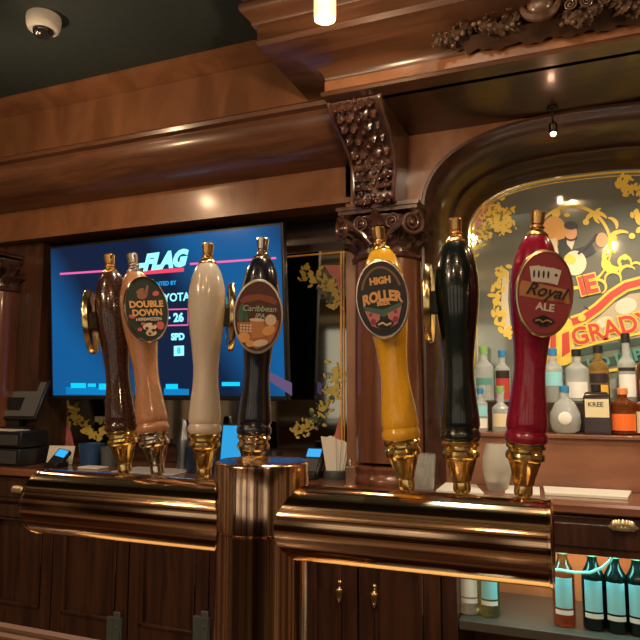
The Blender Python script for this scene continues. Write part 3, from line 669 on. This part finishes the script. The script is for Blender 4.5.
# ============================================================ BOTTLES
def glassmat(name, c, t=.7, r=.06): return mat(name, c, .03, trans=min(1, t+.28), ior=1.4, coat=.5)
G_CL = glassmat('bottle_clear', (.90, .97, .94), .38); G_AM = glassmat('bottle_amber', (.45, .12, .03), .5); G_GR = mat('bottle_dark_green', (.003, .009, .007), .12, coat=.2)
G_OL = glassmat('bottle_pale_green', (.35, .5, .2), .6); G_DK = mat('bottle_dark', (.03, .02, .02), .08, coat=.6)
LW = mat('label_white', (.85, .84, .78), .6); LC = mat('label_pale_blue', (.30, .70, .78), .5); LY = mat('label_yellow', (.85, .5, .06), .5); LO = mat('label_orange', (.9, .18, .03), .5); LK = mat('label_black', (.03, .02, .02), .5)
LCR = mat('label_cream', (.78, .68, .42), .6); LR = mat('label_red', (.5, .06, .05), .5)
CB = mat('cap_blue', (.04, .25, .5), .4); CG = mat('cap_green', (.25, .5, .15), .4); CBK = mat('cap_black', (.02, .02, .02), .4); CGO = mat('cap_gold', (.6, .45, .15), .35, .8); CPG = mat('capsule_pale_green', (.42, .5, .25), .4); CO = mat('cap_orange', (.8, .3, .1), .4)
def bottle(x, y, z, h, r, glass, label, capm, lab=(.12, .5), labm=LW, kind='round', group=None, extra=None, text_=None, neck=.62, name='liquor_bottle', cat='bottle', ltop=None):
    b = empty(name, (x, y, z), label, cat, group); T = Matrix.Translation((x, y, z))
    sh, nk = neck*h, (neck+.14)*h; rn = min(.015, r*.42)
    if kind == 'wine': sh, nk = .50*h, .69*h; rn = .0145
    if kind == 'squat': sh, nk = .62*h, .74*h
    if kind == 'square':
        mb = MB(); prof = [(r, 0), (r, sh), (r*.8, sh+.02*1), (rn, nk), (rn, h*.9)]
        sq = Matrix.Rotation(PI/4, 4, 'Z'); k = 1.35
        mb.lathe([(a*k if i < 3 else a, zz) for i, (a, zz) in enumerate(prof)], 4, T @ sq)
        obj('glass_body', mb, glass, b, bevel=.004)
    else:
        prof = [(r*.86, 0), (r, .006), (r, sh*.97)]
        if kind == 'squat': prof = [(r*.6, 0), (r*.85, .01), (r, h*.25), (r*.98, h*.42), (r*.7, h*.6)]; sh = h*.62
        for q in range(1, 7):
            t = q/7; prof.append((rn+(prof[2][0]*1.0-rn)*(math.cos(PI*t)*.5+.5) if kind != 'squat' else rn+(r*.7-rn)*(1-t), sh+(nk-sh)*t))
        prof += [(rn, nk), (rn, h*.93), (rn*1.12, h*.93), (rn*1.12, h*.955)]
        obj('glass_body', MB().lathe(prof, 28, T), glass, b)
    cp = [(rn*1.08, h*.86 if kind != 'wine' else h*.715), (rn*1.1, h*.99), (rn*.9, h)]
    obj('cap', MB().lathe([(a+.0006, q) for a, q in cp], 20, T), capm, b)
    # wrapped label
    def wrap(z0, z1, m, half, nm='label', off=.0006):
        mb = MB(); V = []; F = []; N = 14
        ang0 = math.atan2(-y, -x)
        if kind == 'square':
            rr = r*1.35*math.cos(PI/4)+.001; mb.box(x-rr*half, x+rr*half, y-rr-.001, y-rr, z+z0, z+z1)
            return obj(nm, mb, m, b, smooth=False)
        for q in range(N+1):
            a = ang0-half+2*half*q/N
            for zz in (z0, z1):
                for ro in (r+off, r+off+.0006): V.append((x+ro*math.cos(a), y+ro*math.sin(a), z+zz))
        for q in range(N):
            A = q*4; B = A+4; F += [(A, B, B+2, A+2), (A+1, A+3, B+3, B+1), (A, A+1, B+1, B), (A+2, B+2, B+3, A+3)]
        F += [(0, 2, 3, 1), (N*4, N*4+1, N*4+3, N*4+2)]
        return obj(nm, mb.add(V, F), m, b)
    if kind == 'squat':
        T2 = Matrix.Translation((x, y-r*.97, z+h*.33)) @ Matrix.Rotation(PI/2, 4, 'X')
        obj('label', MB().lathe([(.022, -.006), (.022, .002), (.020, .003)], 28, T2), labm, b)
    elif lab:
        l = wrap(lab[0]*h, lab[1]*h, labm, (.8 if kind == 'wine' else .95) if kind != 'square' else .84)
        if text_:
            rr = r*1.35*math.cos(PI/4) if kind == 'square' else r
            text('lettering', text_, CBK, l, Matrix.Translation((x-.004, y-rr-.0026, z+h*(lab[0]*.3+lab[1]*.7))) @ FY, .022, bold=.0002)
    if extra:
        for z0, z1, m in extra: wrap(z0*h, z1*h, m, .82 if kind == 'wine' else .96, 'label_band', .0009)
    return b
def sb(u, v, Y): return PY(u, v, Y)
GR1 = 'liquor bottles on the upper step'; GR2 = 'liquor bottles in the front row of the shelf'
def back_b(u, vtop, w_px, glass, label, cap, **k):
    p = PY(u, 400, 2.575); t = PY(u, vtop, 2.575); r = w_px/2*p.y*.93/640
    return bottle(p.x, 2.582, STEP, max(.12, t.z-STEP), r, glass, label, cap, group=GR1, **k)
def front_b(u, vtop, w_px, glass, label, cap, **k):
    t = PY(u, vtop, 2.45); r = w_px/2*2.45*.93/640
    return bottle(t.x, 2.45, 1.348, max(.08, t.z-1.348), r, glass, label, cap, group=GR2, **k)
back_b(484.5, 346, 20, G_CL, 'clear bottle with green cap and small star label right of black handle', CG, lab=(.3, .42), labm=TEAL)
back_b(503, 350, 16, G_CL, 'bottle with red and black label left of the red handle', CB, labm=LR, lab=(.05, .45), extra=[(.45, .6, LK)])
back_b(554, 348, 19, G_CL, 'tall clear bottle just right of the red handle on the upper step', CB, labm=LC, lab=(.3, .55))
back_b(578, 349, 22, G_CL, 'clear bottle with black pourer and white label above the cream labelled flask', CBK, lab=(.08, .38))
back_b(600, 345, 19, glassmat('bottle_gold', (.8, .5, .15), .5), 'whisky bottle with black and yellow label under the gilded lettering', CBK, lab=(.05, .3), labm=LY, extra=[(.34, .5, LK)])
back_b(628.5, 333, 17, G_CL, 'tall clear bottle with black shoulder band near the right edge', CBK, lab=(.08, .40), extra=[(.45, .50, LK)], neck=.55)
back_b(650, 345, 20, G_AM, 'amber bottle at the right edge of the upper step', CBK, lab=(.1, .4), labm=LR)
back_b(462, 352, 16, G_CL, 'clear bottle hidden partly by the black tap handle on the upper step', CB, lab=(.1, .4))
front_b(439, 378, 12, G_CL, 'slim pale bottle beside the dark arch jamb left of the black handle', CB, lab=(.15, .6), labm=LC)
front_b(480, 388, 15, G_CL, 'small bottle with blue label right of the black handle', CB, lab=(.08, .3), labm=LW, extra=[(.35, .6, LC)])
front_b(500, 386, 18, G_CL, 'small round clear bottle with green cap left of the red handle', CG, lab=(.12, .4), labm=LCR, neck=.5)
front_b(564, 386, 30, G_CL, 'squat round decanter with circular label and blue cap right of red handle', CB, kind='squat', labm=LW)
front_b(595.5, 384, 26, G_DK, 'square dark whisky flask with cream label in the front row', CBK, kind='square', lab=(.34, .70), labm=LCR, text_='KREE', neck=.72)
front_b(622, 388, 25, G_AM, 'amber whiskey bottle with orange label in the front row', CO, lab=(.10, .45), labm=LO, neck=.66)
front_b(646, 388, 22, G_AM, 'amber bottle with cream label cut off by the right edge', CGO, lab=(.05, .5), labm=LCR, neck=.62)
# wine bottles on the lower shelf
GW = 'wine bottles on the lower shelf'
for u, vb, g, labm, cap, lb, ex in (
    (470, 617, G_CL, LW, CPG, 'clear wine bottle with white label, leftmost on the low shelf', None),
    (490, 617, G_OL, LC, CPG, 'pale green wine bottle with blue label below the right brass arm', None),
    (565, 624, G_AM, LC, CPG, 'amber brown wine bottle with pale blue label beside the glowing cord', None),
    (595, 629, G_GR, LC, CPG, 'dark wine bottle with blue label, second in the right trio on low shelf', None),
    (617.5, 631, G_GR, LC, CPG, 'dark wine bottle with blue label third from the glowing cord end', None),
    (640, 634, G_GR, LC, CPG, 'dark wine bottle with blue label cut off by right picture edge', None)):
    p = PZ(u, vb, .776); yy = 2.215
    p = PY(u, vb, yy)
    bottle(p.x, yy, .776, .300, .0335, g, lb, cap, lab=(.19, .49), labm=labm, kind='wine', group=GW, name='wine_bottle', extra=[(.125, .17, LW)])
# lit cord
cp = [PY(575, 566, 2.165), PY(580, 572, 2.16), PY(590, 572.5, 2.155), PY(602, 568, 2.155), PY(610, 561, 2.155), PY(614, 554, 2.15)]
cp = [PY(551, 570, 2.17), PY(560, 570, 2.165), PY(575, 572.5, 2.16)] + cp[2:]
tag(obj('light_cord', MB().tube(cp, .0042, 10), mat('cord_teal', (.3, .7, .62), .4, emit=(.25, .8, .65), es=.35)), 'pale teal glowing cord looping over the wine bottles', 'cord')

# ============================================================ CEILING THINGS
_q = PZ(44, 17, CZ_); dc = empty('security_camera', (_q.x, _q.y, CZ_), 'white dome security camera on the dark ceiling', 'camera')
T = Matrix.Translation((_q.x, _q.y, CZ_)) @ Matrix.Diagonal((.9, .9, -.95, 1))
obj('housing', MB().lathe([(.064, 0), (.066, .012), (.064, .035), (.058, .05), (.048, .056), (.040, .054)], 40, T), WHITE_P, dc)
obj('dome', MB().lathe([(.042, .05)]+[(.040*math.cos(a), .055+.032*math.sin(a)) for a in [PI/2*k/8 for k in range(8)]]+[(.001, .087)], 32, T), mat('dark_dome', (.02, .02, .02), .06, coat=1), dc)
obj('lens', MB().ball((_q.x-.004, _q.y-.020, CZ_-.070), .012, .012, .010), SILV, dc)
GLOW = mat('pendant_glass', (1, .8, .5), .4, emit=(1, .60, .25), es=.7)
def pendant(x, y, label):
    p = empty('pendant_lamp', (x, y, 2.43), label, 'pendant lamp', 'small cylindrical pendant lamps')
    T = Matrix.Translation((x, y, 0))
    s = obj('lamp_shade', MB().lathe([(.0275, 2.452), (.029, 2.46), (.029, 2.59), (.0265, 2.59), (.0265, 2.465), (.026, 2.458)], 32, T, cap=False), GLOW, p)
    obj('bulb', MB().ball((x, y, 2.50), .016, .016, .024), mat('bulb_hot', (1, .9, .7), .4, emit=(1, .8, .5), es=14), p)
    obj('socket', MB().lathe([(.012, 2.53), (.030, 2.59), (.030, 2.605), (.012, 2.62), (.004, 2.63), (.004, CZ_-.015), (.035, CZ_-.012), (.04, CZ_)], 24, T), mat('dark_metal', (.05, .04, .03), .4, 1), p)
    return p
pn = ['glowing amber glass pendant lamp hanging at the top of the picture', 'amber glass pendant lamp above the left counter end, outside the view', 'amber glass pendant lamp above the right counter end, outside the view', 'amber pendant lamp over the guest side, left of three', 'amber pendant lamp over the guest side, middle of three', 'amber pendant lamp over the guest side, right of three']
for (x, y), l in zip(PEND, pn): pendant(x, y, l)
dn = ['recessed ceiling downlight nearest the arch on the right', 'greenish recessed ceiling downlight above the middle taps', 'recessed ceiling downlight over the left end of the aisle', 'recessed ceiling downlight over the right end of the aisle', 'recessed downlight over the guest side behind left taps', 'recessed downlight over the guest side behind right taps', 'recessed downlight at far left of the guest side', 'recessed downlight at far right of the guest side']
for i, ((x, y), l) in enumerate(zip(DOWN, dn)):
    d = empty('ceiling_downlight', (x, y, CZ_), l, 'downlight', 'recessed ceiling downlights'); T = Matrix.Translation((x, y, 0))
    obj('trim_ring', MB().lathe([(.05, CZ_-.001), (.05, CZ_-.006), (.036, CZ_-.006), (.034, CZ_-.001)], 28, T, cap=False), mat('dark_metal', (.05, .04, .03), .4, 1), d)
    obj('lens', MB().ball((x, y, CZ_-.008), .033, .033, .026, n=16, m=10), mat('lens_warm' if i != 1 else 'lens_green', (1, .9, .7), .4, emit=(1, .78, .5) if i != 1 else (.85, 1, .8), es=9), d)
al = empty('arch_glint', (PY(553, 126, 2.24).x, 2.24, 2.46), 'tiny added bulb imitating a reddish spotlight under the cornice above the arch', 'glint')  # added bulb in place of a lamp reflection on the arch ring
ax = al.location.x
obj('housing', MB().lathe([(.018, 2.459), (.018, 2.452), (.004, 2.45), (.004, 2.41), (.014, 2.40), (.014, 2.375), (.010, 2.37)], 20, Matrix.Translation((ax, 2.24, 0))), mat('dark_metal', (.05, .04, .03), .4, 1), al)
obj('bulb', MB().ball((ax, 2.24, 2.368), .010, .010, .011), mat('glint_hot', (1, .7, .5), .4, emit=(1, .6, .4), es=9), al)
lamp('arch_glint_light', 'POINT', (ax, 2.24, 2.35), .10, (1, .5, .3), .01)  # weak light added with the bulb

# ============================================================ FRONT BAR AND TAP TOWER
TX, TY, BZ = -.322, .63, 1.363
e0, e1 = PZ(0, 622, 1.06), PZ(100, 640, 1.06)
YB = e0.y
tag(obj('front_bar_counter', MB().box(-2.2, 1.2, .22, YB, 1.02, 1.06).box(-2.2, 1.2, .26, YB-.05, .0, 1.02), W_D, bevel=.004), 'wooden front bar counter that carries the brass tap tower', 'bar counter')
tag(obj('bar_edge_rail', MB().box(-2.2, 1.2, YB-.03, YB-.012, 1.06, 1.066).box(-2.2, 1.2, YB-.06, YB-.045, 1.06, 1.064), mat('rail_brown', (.2, .12, .08), .4)), 'thin ribbed rail along the back edge of the front bar at bottom left', 'rail') 
tag(obj('reflector_tray', MB().box(-.80, .20, .70, YB-.065, 1.06, 1.072), mat('reflector_brass', (.9, .68, .32), .5, .35), bevel=.003), 'added brass tray below the tap tower, unseen, reflected in the arms', 'tray')  # added reflector, puts a gold line along the underside of the arms
tw = empty('tap_tower', (TX, TY, 1.06), 'polished brass T-shaped beer tap tower with two horizontal arms', 'tap tower')
R = .0503; r = .0381; Tt = Matrix.Translation((TX, TY, 0))
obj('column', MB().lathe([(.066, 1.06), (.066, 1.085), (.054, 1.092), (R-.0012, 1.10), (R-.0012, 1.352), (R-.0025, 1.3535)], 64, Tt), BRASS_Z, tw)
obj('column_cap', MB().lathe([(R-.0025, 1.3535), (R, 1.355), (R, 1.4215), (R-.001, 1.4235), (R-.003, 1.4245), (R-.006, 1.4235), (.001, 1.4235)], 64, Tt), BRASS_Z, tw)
def arm(xe, sx):
    mb = MB(); V = []; F = []; N = 64
    rings = []
    for i in range(N):
        a = 2*PI*i/N; y = r*math.cos(a); z = r*math.sin(a); xs = TX + sx*(math.sqrt(max(R*R-y*y, 0))-.0015)
        V.append((xs, TY+y, BZ+z))
    for xx, rr in ((xe-sx*.0035, r), (xe-sx*.003, r+.0008), (xe-sx*.0006, r+.0008), (xe, r-.001), (xe, r-.004), (xe-sx*.0015, r-.006), (xe-sx*.0015, .001)):
        for i in range(N):
            a = 2*PI*i/N; V.append((xx, TY+rr*math.cos(a), BZ+rr*math.sin(a)))
    for k in range(7):
        for i in range(N):
            j = (i+1) % N; F.append((k*N+i, k*N+j, (k+1)*N+j, (k+1)*N+i))
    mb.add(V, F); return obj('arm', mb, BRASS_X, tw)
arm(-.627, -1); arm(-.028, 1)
# taps
HB = dict(a=((125,473),(109,253)),b=((158,478),(132,252)),c=((204,477),(208,241)),d=((252,478),(263,237)),e=((407,488),(378,227)),f=((462,488),(455,223)),g=((523,493),(538,212)))
YH = .69; HZ = 1.394
HSC = 1.012
def base_top(k):
    b, t = HB[k]; B = PY(*b, YH); B.z = HZ; return B, PY(*t, YH)
for k in HB:
    B, T_ = base_top(k)
    x, y = B.x, YH
    mb = MB().lathe([(.019, 0), (.019, .006), (.011, .009), (.011, .03)], 24, Matrix.Translation((x, TY+r-.004, BZ-.006)) @ Matrix.Rotation(-PI/2, 4, 'X'))
    mb.lathe([(.007, 1.325), (.0085, 1.328), (.0085, 1.335), (.014, 1.345), (.015, 1.365), (.012, 1.378), (.008, 1.384), (.006, HZ-.0005)], 20, Matrix.Translation((x, y, 0)))
    obj('faucet', mb, SILV, tw)['label'] = 'chrome beer faucet behind the arm'

HL = .290
def bodyprof():
    p = [(.0180, .0515), (.0204, .0535), (.0212, .0570), (.0209, .0605), (.0196, .0628), (.0190, .0640), (.0196, .0652), (.0204, .0680), (.0202, .074), (.0193, .083), (.0181, .093), (.0168, .104), (.0158, .115), (.0155, .124), (.0158, .134), (.0171, .148), (.0190, .164), (.0212, .180), (.0228, .194), (.0237, .207), (.0236, .219), (.0225, .231), (.0203, .242), (.0172, .252), (.0140, .2585), (.0112, .262)]
    return p
def spark(name, c1, c2, nscale=260, rough=.22, coat=1, lo=.5, hi=.75): return noisy(name, c1, c2, (1, 1, 1), nscale, rough, coat=coat, lo=lo, hi=hi, detail=2, coat_r=.06)
HM = dict(a=spark('enamel_brown', (.045, .016, .012), (.08, .03, .022)), b=spark('enamel_tan', (.46, .22, .115), (.54, .27, .14)), c=spark('enamel_cream', (.62, .55, .46), (.66, .58, .50)),
          d=spark('enamel_navy', (.006, .007, .018), (.012, .014, .03)), e=spark('enamel_yellow', (.82, .44, .025), (.88, .50, .04)), f=spark('enamel_black_green', (.003, .008, .007), (.006, .014, .011)), g=spark('enamel_crimson', (.26, .005, .032), (.33, .01, .045)))
HLAB = dict(a='dark brown tap handle with gold-backed badge, leftmost of the taps', b='tan tap handle with green DOUBLE DOWN badge', c='cream white tap handle with gold badge turned away, left of tap column', d='navy blue tap handle with tropical fruit IPA badge behind the column top',
            e='yellow tap handle with black HIGH ROLLER badge, first on the right arm', f='glossy black tap handle between the yellow and red ones', g='crimson red tap handle with ROYAL RED ALE badge at right end')
HAZ = dict(a=-66, b=54, c=126, d=25, e=8, f=-84, g=22)
HZC = dict(a=.200, b=.205, c=.196, d=.190, e=.202, f=.198, g=.200)
B_RED = mat('badge_red', (.30, .045, .055), .45); B_GRN = mat('badge_green', (.025, .04, .03), .45); B_BRN = mat('badge_brown', (.09, .025, .018), .4); B_BLK = mat('badge_black', (.012, .014, .016), .4)
B_ORG = mat('badge_orange', (.52, .24, .10), .45); B_CRM = mat('badge_cream', (.72, .58, .42), .5); B_TXT = mat('badge_tan_letters', (.78, .42, .16), .5); B_WHT = mat('badge_white', (.72, .68, .62), .5); B_PNK = mat('badge_pink', (.6, .12, .13), .5); B_MNT = mat('badge_mint', (.35, .5, .4), .5); B_LEAF = mat('badge_leaf', (.06, .14, .09), .5)
def badge(root, M, kind, az, zc, front):
    A, Bz = .0290, .0435
    Mb = M @ Matrix.Rotation(math.radians(az), 4, 'Z') @ Matrix.Translation((0, -.0295, zc))
    Me = Mb @ Matrix.Rotation(PI/2, 4, 'X') @ Matrix.Diagonal((1, Bz/A, 1, 1))   # local z -> -y (out)
    rimm = {'b': SILV, 'e': mat('rim_pewter', (.6, .5, .42), .25, 1), 'd': mat('rim_bronze', (.62, .55, .48), .3, 1), 'g': mat('rim_gold', (.8, .58, .34), .22, 1)}.get(kind, GOLD)
    rim = obj('badge', MB().lathe([(A*.86, -.0035), (A*.97, -.003), (A, 0), (A, .0025), (A*.975, .004), (A*.93, .0042), (A*.915, .003), (.0005, .003)], 48, Me), rimm, root)
    obj('mounting_block', MB().box(-.009, .009, .0, .016, -.012, .012, Mb), BLACK, rim, bevel=.001)
    if not front: return
    face = {'b': B_GRN, 'd': B_BRN, 'e': B_BLK, 'g': B_RED}[kind]
    obj('face', MB().lathe([(A*.915, .003), (A*.915, .0036), (.0005, .0036)], 48, Me), face, rim)
    def P2(name, polys, m, lay):   # polys in mm on the face
        mb = MB(); d = .0036+.0002*lay
        for pl in polys: mb.prism([Mb @ Vector((a/1000, -d, b/1000)) for a, b in pl], Mb.to_3x3() @ Vector((0, .0002, 0)))
        obj(name, mb, m, rim, smooth=False)
    def T2(txt, x, z, size, m, lay=3, **k):
        rot = k.pop('rot', 0)
        text('lettering', txt, m, rim, Mb @ Matrix.Translation((x/1000, -(.0036+.0002*lay), z/1000)) @ FY @ Matrix.Rotation(rot, 4, 'Z'), size/1000, depth=.00012, **k)
    if kind == 'g':
        P2('orange_band', [[(-25, -4), (25, -9), (23, 4.5), (-23, 11), (-25, 5)]], B_ORG, 1)
        for k in range(5):
            cx = -10+k*4.6; an = .18-.10*k; q = [(-5, -7), (5, -7), (5, 8), (-5, 8)]
            P2('playing_card', [[(cx+a*math.cos(an)-b*math.sin(an), 18+k*-.4+a*math.sin(an)+b*math.cos(an)) for a, b in q]], B_WHT, 2+k)
            P2('card_mark', [ell(cx-1.5 if k < 4 else cx+1.5, 18, 1.1 if k < 4 else 1.6, 4 if k < 4 else 1.6, 0, 10)], INK, 2.5+k)
        T2('Royal', 0, 1.5, 17, INK, 8, shear=.4, bold=.0003, sx=1.02, rot=-.10); T2('Red', 14, -6.0, 7, mat('badge_bright_red', (.5, .06, .04), .5), 8, shear=.1, rot=-.08)
        T2('ALE', 1, -14, 10, B_WHT, 3, bold=.0003, sx=1.1, rot=-.08)
        P2('emblem', [ell(0, -27.5, 11, 4.2, 0, 20), [(-6, -24), (0, -21), (6, -24), (4, -33), (-4, -33)]], INK, 3); P2('emblem_mark', [stroke([(-8, -27.5), (-4, -26.2), (-1, -28.6), (3, -26.2), (8, -27.8)], 1.6)], B_ORG, 5)
    if kind == 'b':
        T2('DOUBLE', 0, 6, 11.5, B_TXT, 3, bold=.0005, sx=1.0); T2('DOWN', 0, -5, 11.5, B_TXT, 3, bold=.0005, sx=1.0); T2('HEFEWEIZEN', 1, -13.5, 5.6, B_WHT, 3, bold=.0001)
        P2('red_chips', [ell(14, 20, 4.5, 3.2, .4), ell(-20, -9, 4, 2.6, -.3), ell(15, -22, 5, 5.5), ell(-12, -26, 3, 2.4), ell(-7, -19, 3, 2)], B_PNK, 2)
        P2('hand', [ell(-4, 18, 7, 5, .3), [(-2, 20), (4, 32), (6, 30), (3, 18)], ell(-6, 24, 6, 2.5, .5)], mat('badge_clay', (.3, .13, .07), .5), 2)
        P2('coins', [ell(1, -23, 9, 5), ell(2, -31, 7, 4)], B_CRM, 2); P2('coin_marks', [ell(-3, -25, 2, 2), ell(5, -28, 2.4, 2), ell(0, -32, 2, 1.6), ell(6, -20, 2, 1.6)], B_BRN, 4)
    if kind == 'd':
        P2('table_scene', [[(-24, -8), (24, -4), (23, -15), (16, -30), (0, -38), (-16, -30), (-23, -15)]], mat('badge_rust', (.42, .15, .06), .5), 1)
        P2('arc_band', [[(-22, 18), (-16, 23), (0, 26), (16, 23), (22, 18), (20, 14), (0, 19), (-20, 14)]], mat('badge_rust2', (.25, .07, .04), .5), 2)
        T2('Caribbean', 1, 8.5, 9.6, B_MNT, 4, shear=.2, bold=.0001); T2('IPA', 2, 0, 8, B_MNT, 4, shear=.2, bold=.0001)
        P2('palm', [ell(-19, 3, 4.5, 11, -.1), ell(-15, 1, 2.5, 8, .3)], B_LEAF, 2)
        P2('mug', [[(-9, -5), (7, -5), (7, -24), (-6, -26)]], B_ORG, 3); P2('foam', [ell(-1, -4.5, 9, 2)], B_CRM, 5)
        P2('fruit', [ell(15, -4, 6.5, 6.5), ell(4, -31, 9, 4, .2)], B_CRM, 5); P2('citrus', [ell(13, -16, 8, 5.5, .5), ell(-15, -25, 7, 6), ell(-8, -32, 5, 4), ell(3, -31, 6.5, 2.6, .2)], mat('badge_apricot', (.75, .38, .14), .5), 4)
        P2('nuts', [ell(-19+3.6*(k % 4), -11-3.4*(k//4), 1.5, 1.5, 0, 8) for k in range(12)], B_CRM, 4)
    if kind == 'e':
        T2('HIGH', 0, 19, 10, B_TXT, 5, bold=.0006, sx=.95); T2('ROLLER', 0, 2.2, 15, B_TXT, 5, bold=.0008, sx=.80, arch=8); T2('BEER', 1, -5.5, 6.5, B_TXT, 6, bold=.0003)
        P2('arc_ring', [stroke([(a, b) for a, b in arcp(0, 0, 22, 34, 20, 160, 24)], 2.4)], mat('badge_umber', (.22, .10, .06), .5), 2)
        P2('green_ribbon', [[(-22, -6), (0, -12), (22, -6), (18, -14), (0, -20), (-18, -14)]], B_LEAF, 3)
        P2('cards', [[(-20, -11), (-4, -17), (-6, -32), (-14, -28)], [(20, -11), (4, -17), (6, -32), (14, -28)]], mat('badge_rose', (.55, .2, .2), .5), 4)
        P2('card_marks', [ell(-12, -24, 3, 3.4), ell(12, -24, 3, 3.4), ell(-14, -16, 2, 2), ell(13, -16, 2, 2)], B_RED, 5)
        P2('emblem', [ell(0, -27.5, 10, 5), [(-6, -23), (0, -20), (6, -23), (4, -34), (-4, -34)]], INK, 6); P2('emblem_mark', [stroke([(-7, -27.5), (-2, -26), (2, -29), (7, -27.5)], 2)], B_CRM, 7)
for k in HB:
    B, T_ = base_top(k); d = (T_-B).normalized()
    tiltx = math.atan2(d.x, d.z)
    root = empty('beer_tap', (B.x, YH, HZ), HLAB[k], 'beer tap', 'beer taps on the brass tower'); root.rotation_euler = (0, tiltx, 0); root.scale = (1, 1, HSC)
    M = rootmat(root)
    met = SILV if k in 'b' else (mat('pale_brass', (.85, .72, .5), .14, 1) if k == 'd' else GOLD)
    mb = MB().lathe([(.0080, 0), (.0092, .003), (.0088, .010), (.0100, .013)], 28)
    V = []; F = []; NF = 24; fl = [(.0100, .012, 0), (.0112, .017, .05), (.0128, .023, .09), (.0146, .029, .09), (.0164, .034, .05), (.0166, .036, 0)]
    for rr, zz, am in fl:
        for i in range(NF): V.append((rr*(1-(am if i % 3 == 0 else 0))*math.cos(2*PI*i/NF), rr*(1-(am if i % 3 == 0 else 0))*math.sin(2*PI*i/NF), zz))
    for q in range(len(fl)-1):
        for i in range(NF): F.append((q*NF+i, q*NF+(i+1) % NF, (q+1)*NF+(i+1) % NF, (q+1)*NF+i))
    mb.add(V, F); mb.lathe([(.0158, .034), (.0190, .036), (.0196, .039), (.0190, .042), (.0172, .044), (.0172, .046), (.0195, .0475), (.0200, .050), (.0185, .0525)], 28)
    obj('ferrule', mb, met, root, M=M, ang=20)
    obj('handle_body', MB().lathe(bodyprof(), 48), HM[k], root, M=M)
    fm = mat('silver_finial', (.55, .5, .48), .25, 1) if k == 'b' else (SILV if k == 'd' else GOLD2)
    mb = MB().lathe([(.0104, .2600), (.0116, .2625), (.0112, .2645), (.0090, .2665), (.0068, .2685), (.0062, .2705), (.0076, .2715), (.0076, .2725), (.0058, .2735), (.0058, .2745)], 28)
    mb.lathe([(.0060, .2745), (.0066, .2755), (.0076, .2870), (.0072, .2885), (.004, .2890)], 18)
    obj('finial', mb, fm, root, M=M, ang=15)
    badge(root, M, k, HAZ[k]+0, HZC[k], k in 'bdeg')
